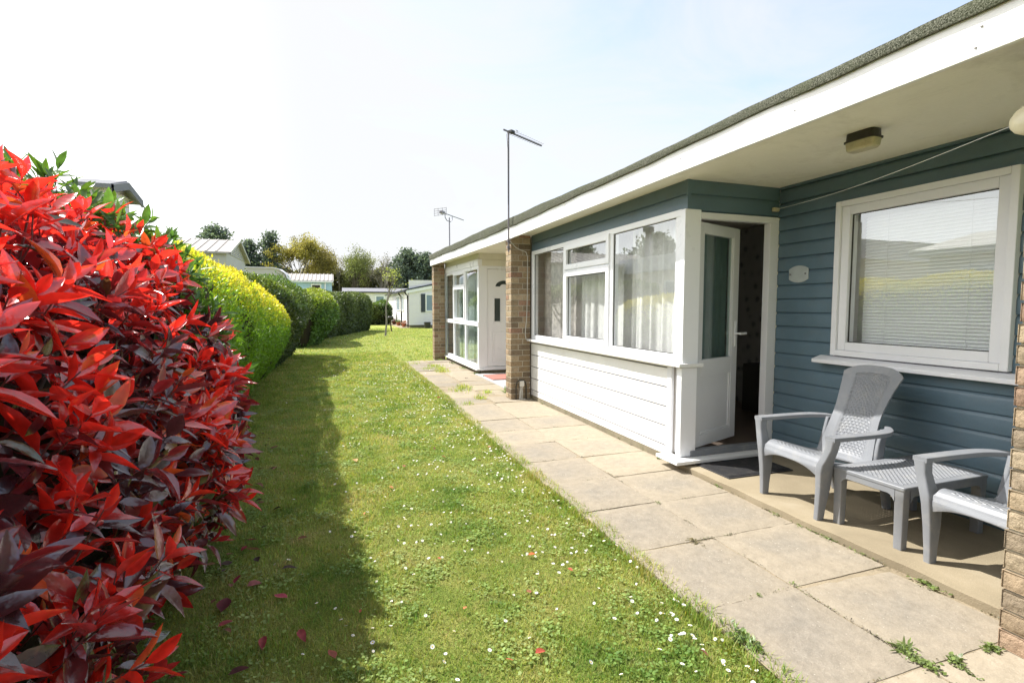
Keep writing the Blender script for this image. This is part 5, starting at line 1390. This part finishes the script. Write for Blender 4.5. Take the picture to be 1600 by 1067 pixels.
# chalet row opposite, seen mirrored in the window glass
op = thing('opposite_chalet', (-8, 4, 0), 'beige chalet across the hedge, mirrored in the window over the chairs', 'chalet')
mb = MB(); mb.box(-12, -7.4, -12, 8.9, 0, 2.55); mb.build('wall', M['opp'], op)
mb = MB(); mb.loft([[(-6.95, y, 2.52), (-6.95, y, 2.66), (-9.5, y, 3.25), (-12.3, y, 2.6), (-12.3, y, 2.5)] for y in (-12.3, 9.1)]); mb.build('roof', M['cream'], op)
for a in (-6, -3.2, .5, 3.2, 5.0, 7.0): win('window', op, 'x', -7.41, a, a+1.2, 1.35, 2.25, M['upvc'], M['oppwin'], -.05, (a+.6,), .07)
mb = MB(); mb.tube([(-8.1, 7.6, 2.7), (-8.1, 7.6, 3.75)], .11, 10); mb.tube([(-8.1, 7.6, 3.72), (-8.1, 7.6, 3.84)], .19, 10); mb.build('flue', M['roof_pale'], op, smooth=40)

# ------------------------------------------------------------------ daisies, fallen leaves, weeds
def daisy_mesh():
    mb = MB(); Wt = (.84, .84, .83); Ye = (.72, .46, .03)
    n = 13
    for k in range(n):
        a = 2*math.pi*k/n; b_ = .20; r0, r1 = .0025, .0105
        mb.add([(r0*math.cos(a-b_), r0*math.sin(a-b_), .0182), (r1*math.cos(a-b_*.8), r1*math.sin(a-b_*.8), .0200), (r1*1.08*math.cos(a), r1*1.08*math.sin(a), .0196), (r1*math.cos(a+b_*.8), r1*math.sin(a+b_*.8), .0200), (r0*math.cos(a+b_), r0*math.sin(a+b_), .0182)], [(0, 1, 2, 3, 4)], Wt)
    mb.lathe((0, 0, .0185), [(.0035, 0), (.0034, .0012), (.0018, .0024), (.0002, .0028)], 8, Ye)
    mb.tube([(0, 0, -.02), (.001, 0, .018)], .0007, 4, (.12, .2, .05))
    return mb
t = NT('daisy'); MAT['daisy'] = t.done(t.bsdf(t.attr().outputs['Color'], .6))
pts = []
for k in range(60):
    cx, cy = random.uniform(.1, 1.45), 1.2+10.5*random.random()**1.25; r = random.uniform(.08, .35)
    for q in range(random.randint(3, 16)): pts.append((random.gauss(cx, r), random.gauss(cy, r*1.5)))
for k in range(130):
    pts.append((1.38-abs(random.gauss(0, .16))-.02, random.uniform(1.2, 6.5)))
for k in range(300): pts.append((random.uniform(-.75, 1.4), 1.3+12*random.random()))
for k in range(15): pts.append((random.gauss(1.22, .08), random.gauss(1.62, .12)))
pts = [p for p in pts if p[0] < 1.37 and p[1] > 1.15 and p[0] > -.9 and (p[0] > -.1 or random.random() < .35)]
for p in [(1.30, 11.9+random.random()*6) for _ in range(0)]: pts.append(p)
far = [(random.uniform(-.3, 3.5), random.uniform(9, 24)) for _ in range(500)]
far += [(1.42-abs(random.gauss(0, .5)), random.uniform(3.5, 12)) for _ in range(520)]
pts.sort(key=lambda p: math.hypot(*p))
dmb = daisy_mesh()
d0 = dmb.build('daisy', MAT['daisy'])
nearp, restp = pts[:300], pts[300:]+far
for i, (x, y) in enumerate(nearp):
    o = d0 if i == 0 else d0.copy()
    if i: COL.objects.link(o)
    o.location = (x, y, random.uniform(-.012, -.001)); s_ = random.uniform(.45, .8); o.scale = (s_, s_, s_)
    o.rotation_euler = (random.gauss(0, .35), random.gauss(0, .35), random.uniform(0, 6.28))
    tag(o, 'small white daisy with a yellow eye open in the short grass', 'daisy', 'daisies scattered over the lawn')
V0 = np.array(dmb.v); nv = len(V0); VV, FF, CC = [], [], []
c0 = np.zeros((nv, 3))
for f, c in zip(dmb.f, dmb.c):
    for i in f: c0[i] = c
groups = {}
for f in dmb.f: groups.setdefault(len(f), []).append(f)
base = {k: np.array(v) for k, v in groups.items()}
FFs = {k: [] for k in base}
for i, (x, y) in enumerate(restp):
    s_ = random.uniform(.45, .85); a, b_ = random.gauss(0, .3), random.gauss(0, .3)
    v = V0*s_; v = np.c_[v[:, 0], v[:, 1], v[:, 2]+v[:, 0]*a+v[:, 1]*b_]+np.array([x, y, -.002])
    VV.append(v); CC.append(c0)
    for k in base: FFs[k].append(base[k]+i*nv)
tag(np_mesh('distant_daisies', np.concatenate(VV), [np.concatenate(FFs[k]) for k in base], MAT['daisy'], cols=np.concatenate(CC)), kind='stuff')
# fallen leaves
fl = [(-.218, 2.322, .085, 2.4, (.42, .06, .09), 'pink fallen leaf lying face up alone on the shaded grass'),
      (-.46, 2.524, .06, 1.2, (.30, .03, .05), 'dark pink fallen leaf at the foot of the red shrub'),
      (-.402, 2.482, .07, .5, (.33, .10, .09), 'narrow faded fallen leaf next to the dark pink one'),
      (-.469, 2.296, .10, 1.5, (.12, .02, .025), 'large burgundy fallen leaf lying under the lowest red twigs'),
      (.932, 2.336, .045, 2.6, (.55, .12, .03), 'orange fallen leaf among daisies on the sunny grass'),
      (.656, 1.646, .05, .3, (.50, .10, .06), 'red brown fallen leaf on the sunny grass nearest the camera'),
      (-.026, 1.852, .055, 2.0, (.30, .08, .05), 'curled brown leaf at the edge of the hedge shadow'),
      (1.304, 6.945, .06, .4, (.35, .07, .04), 'rust red leaf on the grass beside the older slabs'),
      (.137, 4.255, .07, 1.8, (.50, .30, .12), 'tan fallen leaf out on the middle of the sunny lawn')]
def fallen(name, x, y, L, a, col, label, group=None, z=.004):
    V, F, K = big_leaves(np.array([[0, 0, 0.]]), np.array([[math.cos(a), math.sin(a), random.uniform(-.05, .12)]]), np.array([[random.gauss(0, .25), random.gauss(0, .25), 1.]]), np.array([L]), np.array([L*random.uniform(.2, .3)]), np.array([col]), np.array([random.uniform(-.2, .3)]), np.array([random.uniform(.1, .6)]))
    o = np_mesh(name, V, F, M['dryleaf'], cols=K, smooth=True); o.location = (x, y, z)
    return tag(o, label, 'leaf', group)
for x, y, L, a, col, lab in fl: fallen('fallen_leaf', x, y, L*1.0, a, col, lab)
for k in range(64):
    y = 1.5+4.2*random.random(); x = -.42-.10*(y-2)+random.gauss(0, .16)
    if x < -1.0: x = -.8
    fallen('fallen_leaf', x, y, random.uniform(.03, .08), random.uniform(0, 6.28), random.choice([(.16, .05, .03), (.22, .09, .05), (.30, .05, .05), (.10, .03, .025), (.34, .17, .09), (.07, .04, .03)]), 'small withered leaf littering the grass along the foot of the red shrub', 'withered leaves under the red shrub')
for k in range(22):
    fallen('fallen_leaf', random.uniform(-.05, 1.3), 1.4+5*random.random(), random.uniform(.02, .045), random.uniform(0, 6.28), random.choice([(.45, .10, .05), (.30, .12, .06), (.5, .2, .08), (.2, .08, .05)]), 'tiny reddish leaf scrap blown onto the sunny open lawn', 'leaf scraps on the open lawn')
# weeds in the joints
def weed(x, y, r, label, n=40, col=(.17, .23, .06), L=.04, z=.0, stretch=1.6, group=None, up=.5, grassy=False):
    n = int(n*1.7)
    P = np.c_[rng.normal(0, r*.5, n), rng.normal(0, r*.6*stretch, n), np.full(n, .001)]
    D = np.c_[rng.normal(0, 1, (n, 2)), np.abs(rng.normal(0, up, n))+.15]
    l = rng.uniform(.35, 1.0, n)*L*(.42 if not grassy else .8)
    C = np.array(col)*rng.uniform(.6, 1.4, (n, 1))
    V, F, K = big_leaves(P, D, np.tile([0, 0, 1.], (n, 1))+rng.normal(0, .2, (n, 3)), l, l*(.09 if grassy else .26), C, rng.uniform(0, .4, n), rng.uniform(0, .4, n))
    o = np_mesh('weed', V, F, M['weed'], cols=K); o.location = (x, y, z)
    return tag(o, label, 'weed', group)
weed(2.512, 1.50, .035, 'leafy weed tuft in the crack at the porch edge near the brick pier', 90, L=.055)
weed(1.930, 1.165, .030, 'weed clump at the crossing of slab joints nearest the camera', 70, L=.05)
weed(2.054, 1.13, .025, 'spiky weed in the slab joint beside a fallen petal', 40, L=.06, up=.9, stretch=.6)
weed(2.255, 1.13, .035, 'bushy weed at the foot of the near brick pier', 70, L=.045, stretch=.6)
weed(1.95, 1.235, .03, 'thin feathery weed on the slab by the joint crossing', 45, L=.06, up=.3, grassy=True, stretch=.7)
weed(2.03, 1.085, .02, 'flat green weed rosette in the nearest cross joint', 30, L=.04)
for x, y, r, k in ((2.500, 2.17, .018, 26), (2.503, 2.0, .03, 60), (2.495, 2.33, .02, 24), (2.505, 1.82, .022, 26), (2.50, 2.08, .016, 20)):
    weed(x, y, r, 'little green weed growing along the crack at the porch edge below the chairs', k, L=.034, group='weeds along the porch edge', stretch=2.2)
weed(2.505, 2.84, .016, 'single bright seedling at the porch edge in front of the doormat', 16, L=.045, up=1)
for x, y, r, k in ((2.51, 3.55, .022, 34), (2.53, 3.40, .02, 30), (2.54, 4.2, .018, 16), (2.55, 4.95, .02, 16), (2.545, 5.95, .028, 34), (2.52, 6.1, .02, 16)):
    weed(x, y, r, 'small weed at the foot of the white cladding under the bay window', k, L=.04, group='weeds under the bay window', up=.9)
weed(2.43, 7.05, .07, 'large grassy weed clump behind the tall brick pier', 150, (.20, .30, .05), .15, stretch=1.3, up=1.1, grassy=True)
for x, y, r, k, c in ((2.52, 8.85, .04, 40, (.14, .22, .05)), (2.50, 9.3, .05, 50, (.13, .2, .05)), (2.46, 10.2, .05, 40, (.18, .24, .07)), (2.45, 11.2, .05, 34, (.15, .2, .06)), (2.35, 12.05, .06, 60, (.20, .26, .05))):
    weed(x, y, r, 'scruffy weed at the base of the glazed porch', k, c, .085, group='weeds along the glazed porch', up=.9)
weed(2.16, 8.75, .03, 'dark red leaved weed in the middle of the older paving', 30, (.16, .07, .05), .05)
weed(1.43, 1.46, .035, 'dark green weed bulging over the slab edge at the lawn', 110, (.15, .23, .055), .06, stretch=1.8, up=.9)
weed(1.935, 1.70, .012, 'tiny weed where the second row of slab joints cross', 12, L=.03)
weed(1.72, 1.69, .012, 'flat weed sprig in the cross joint between two grey slabs', 14, L=.03)
weed(1.93, 2.73, .014, 'sprig of green in the long slab joint opposite the armchair', 14, L=.03)
weed(1.80, 2.20, .02, 'dry stalky weed lying over the slab joint', 20, (.20, .17, .08), .05, grassy=True, up=.3)
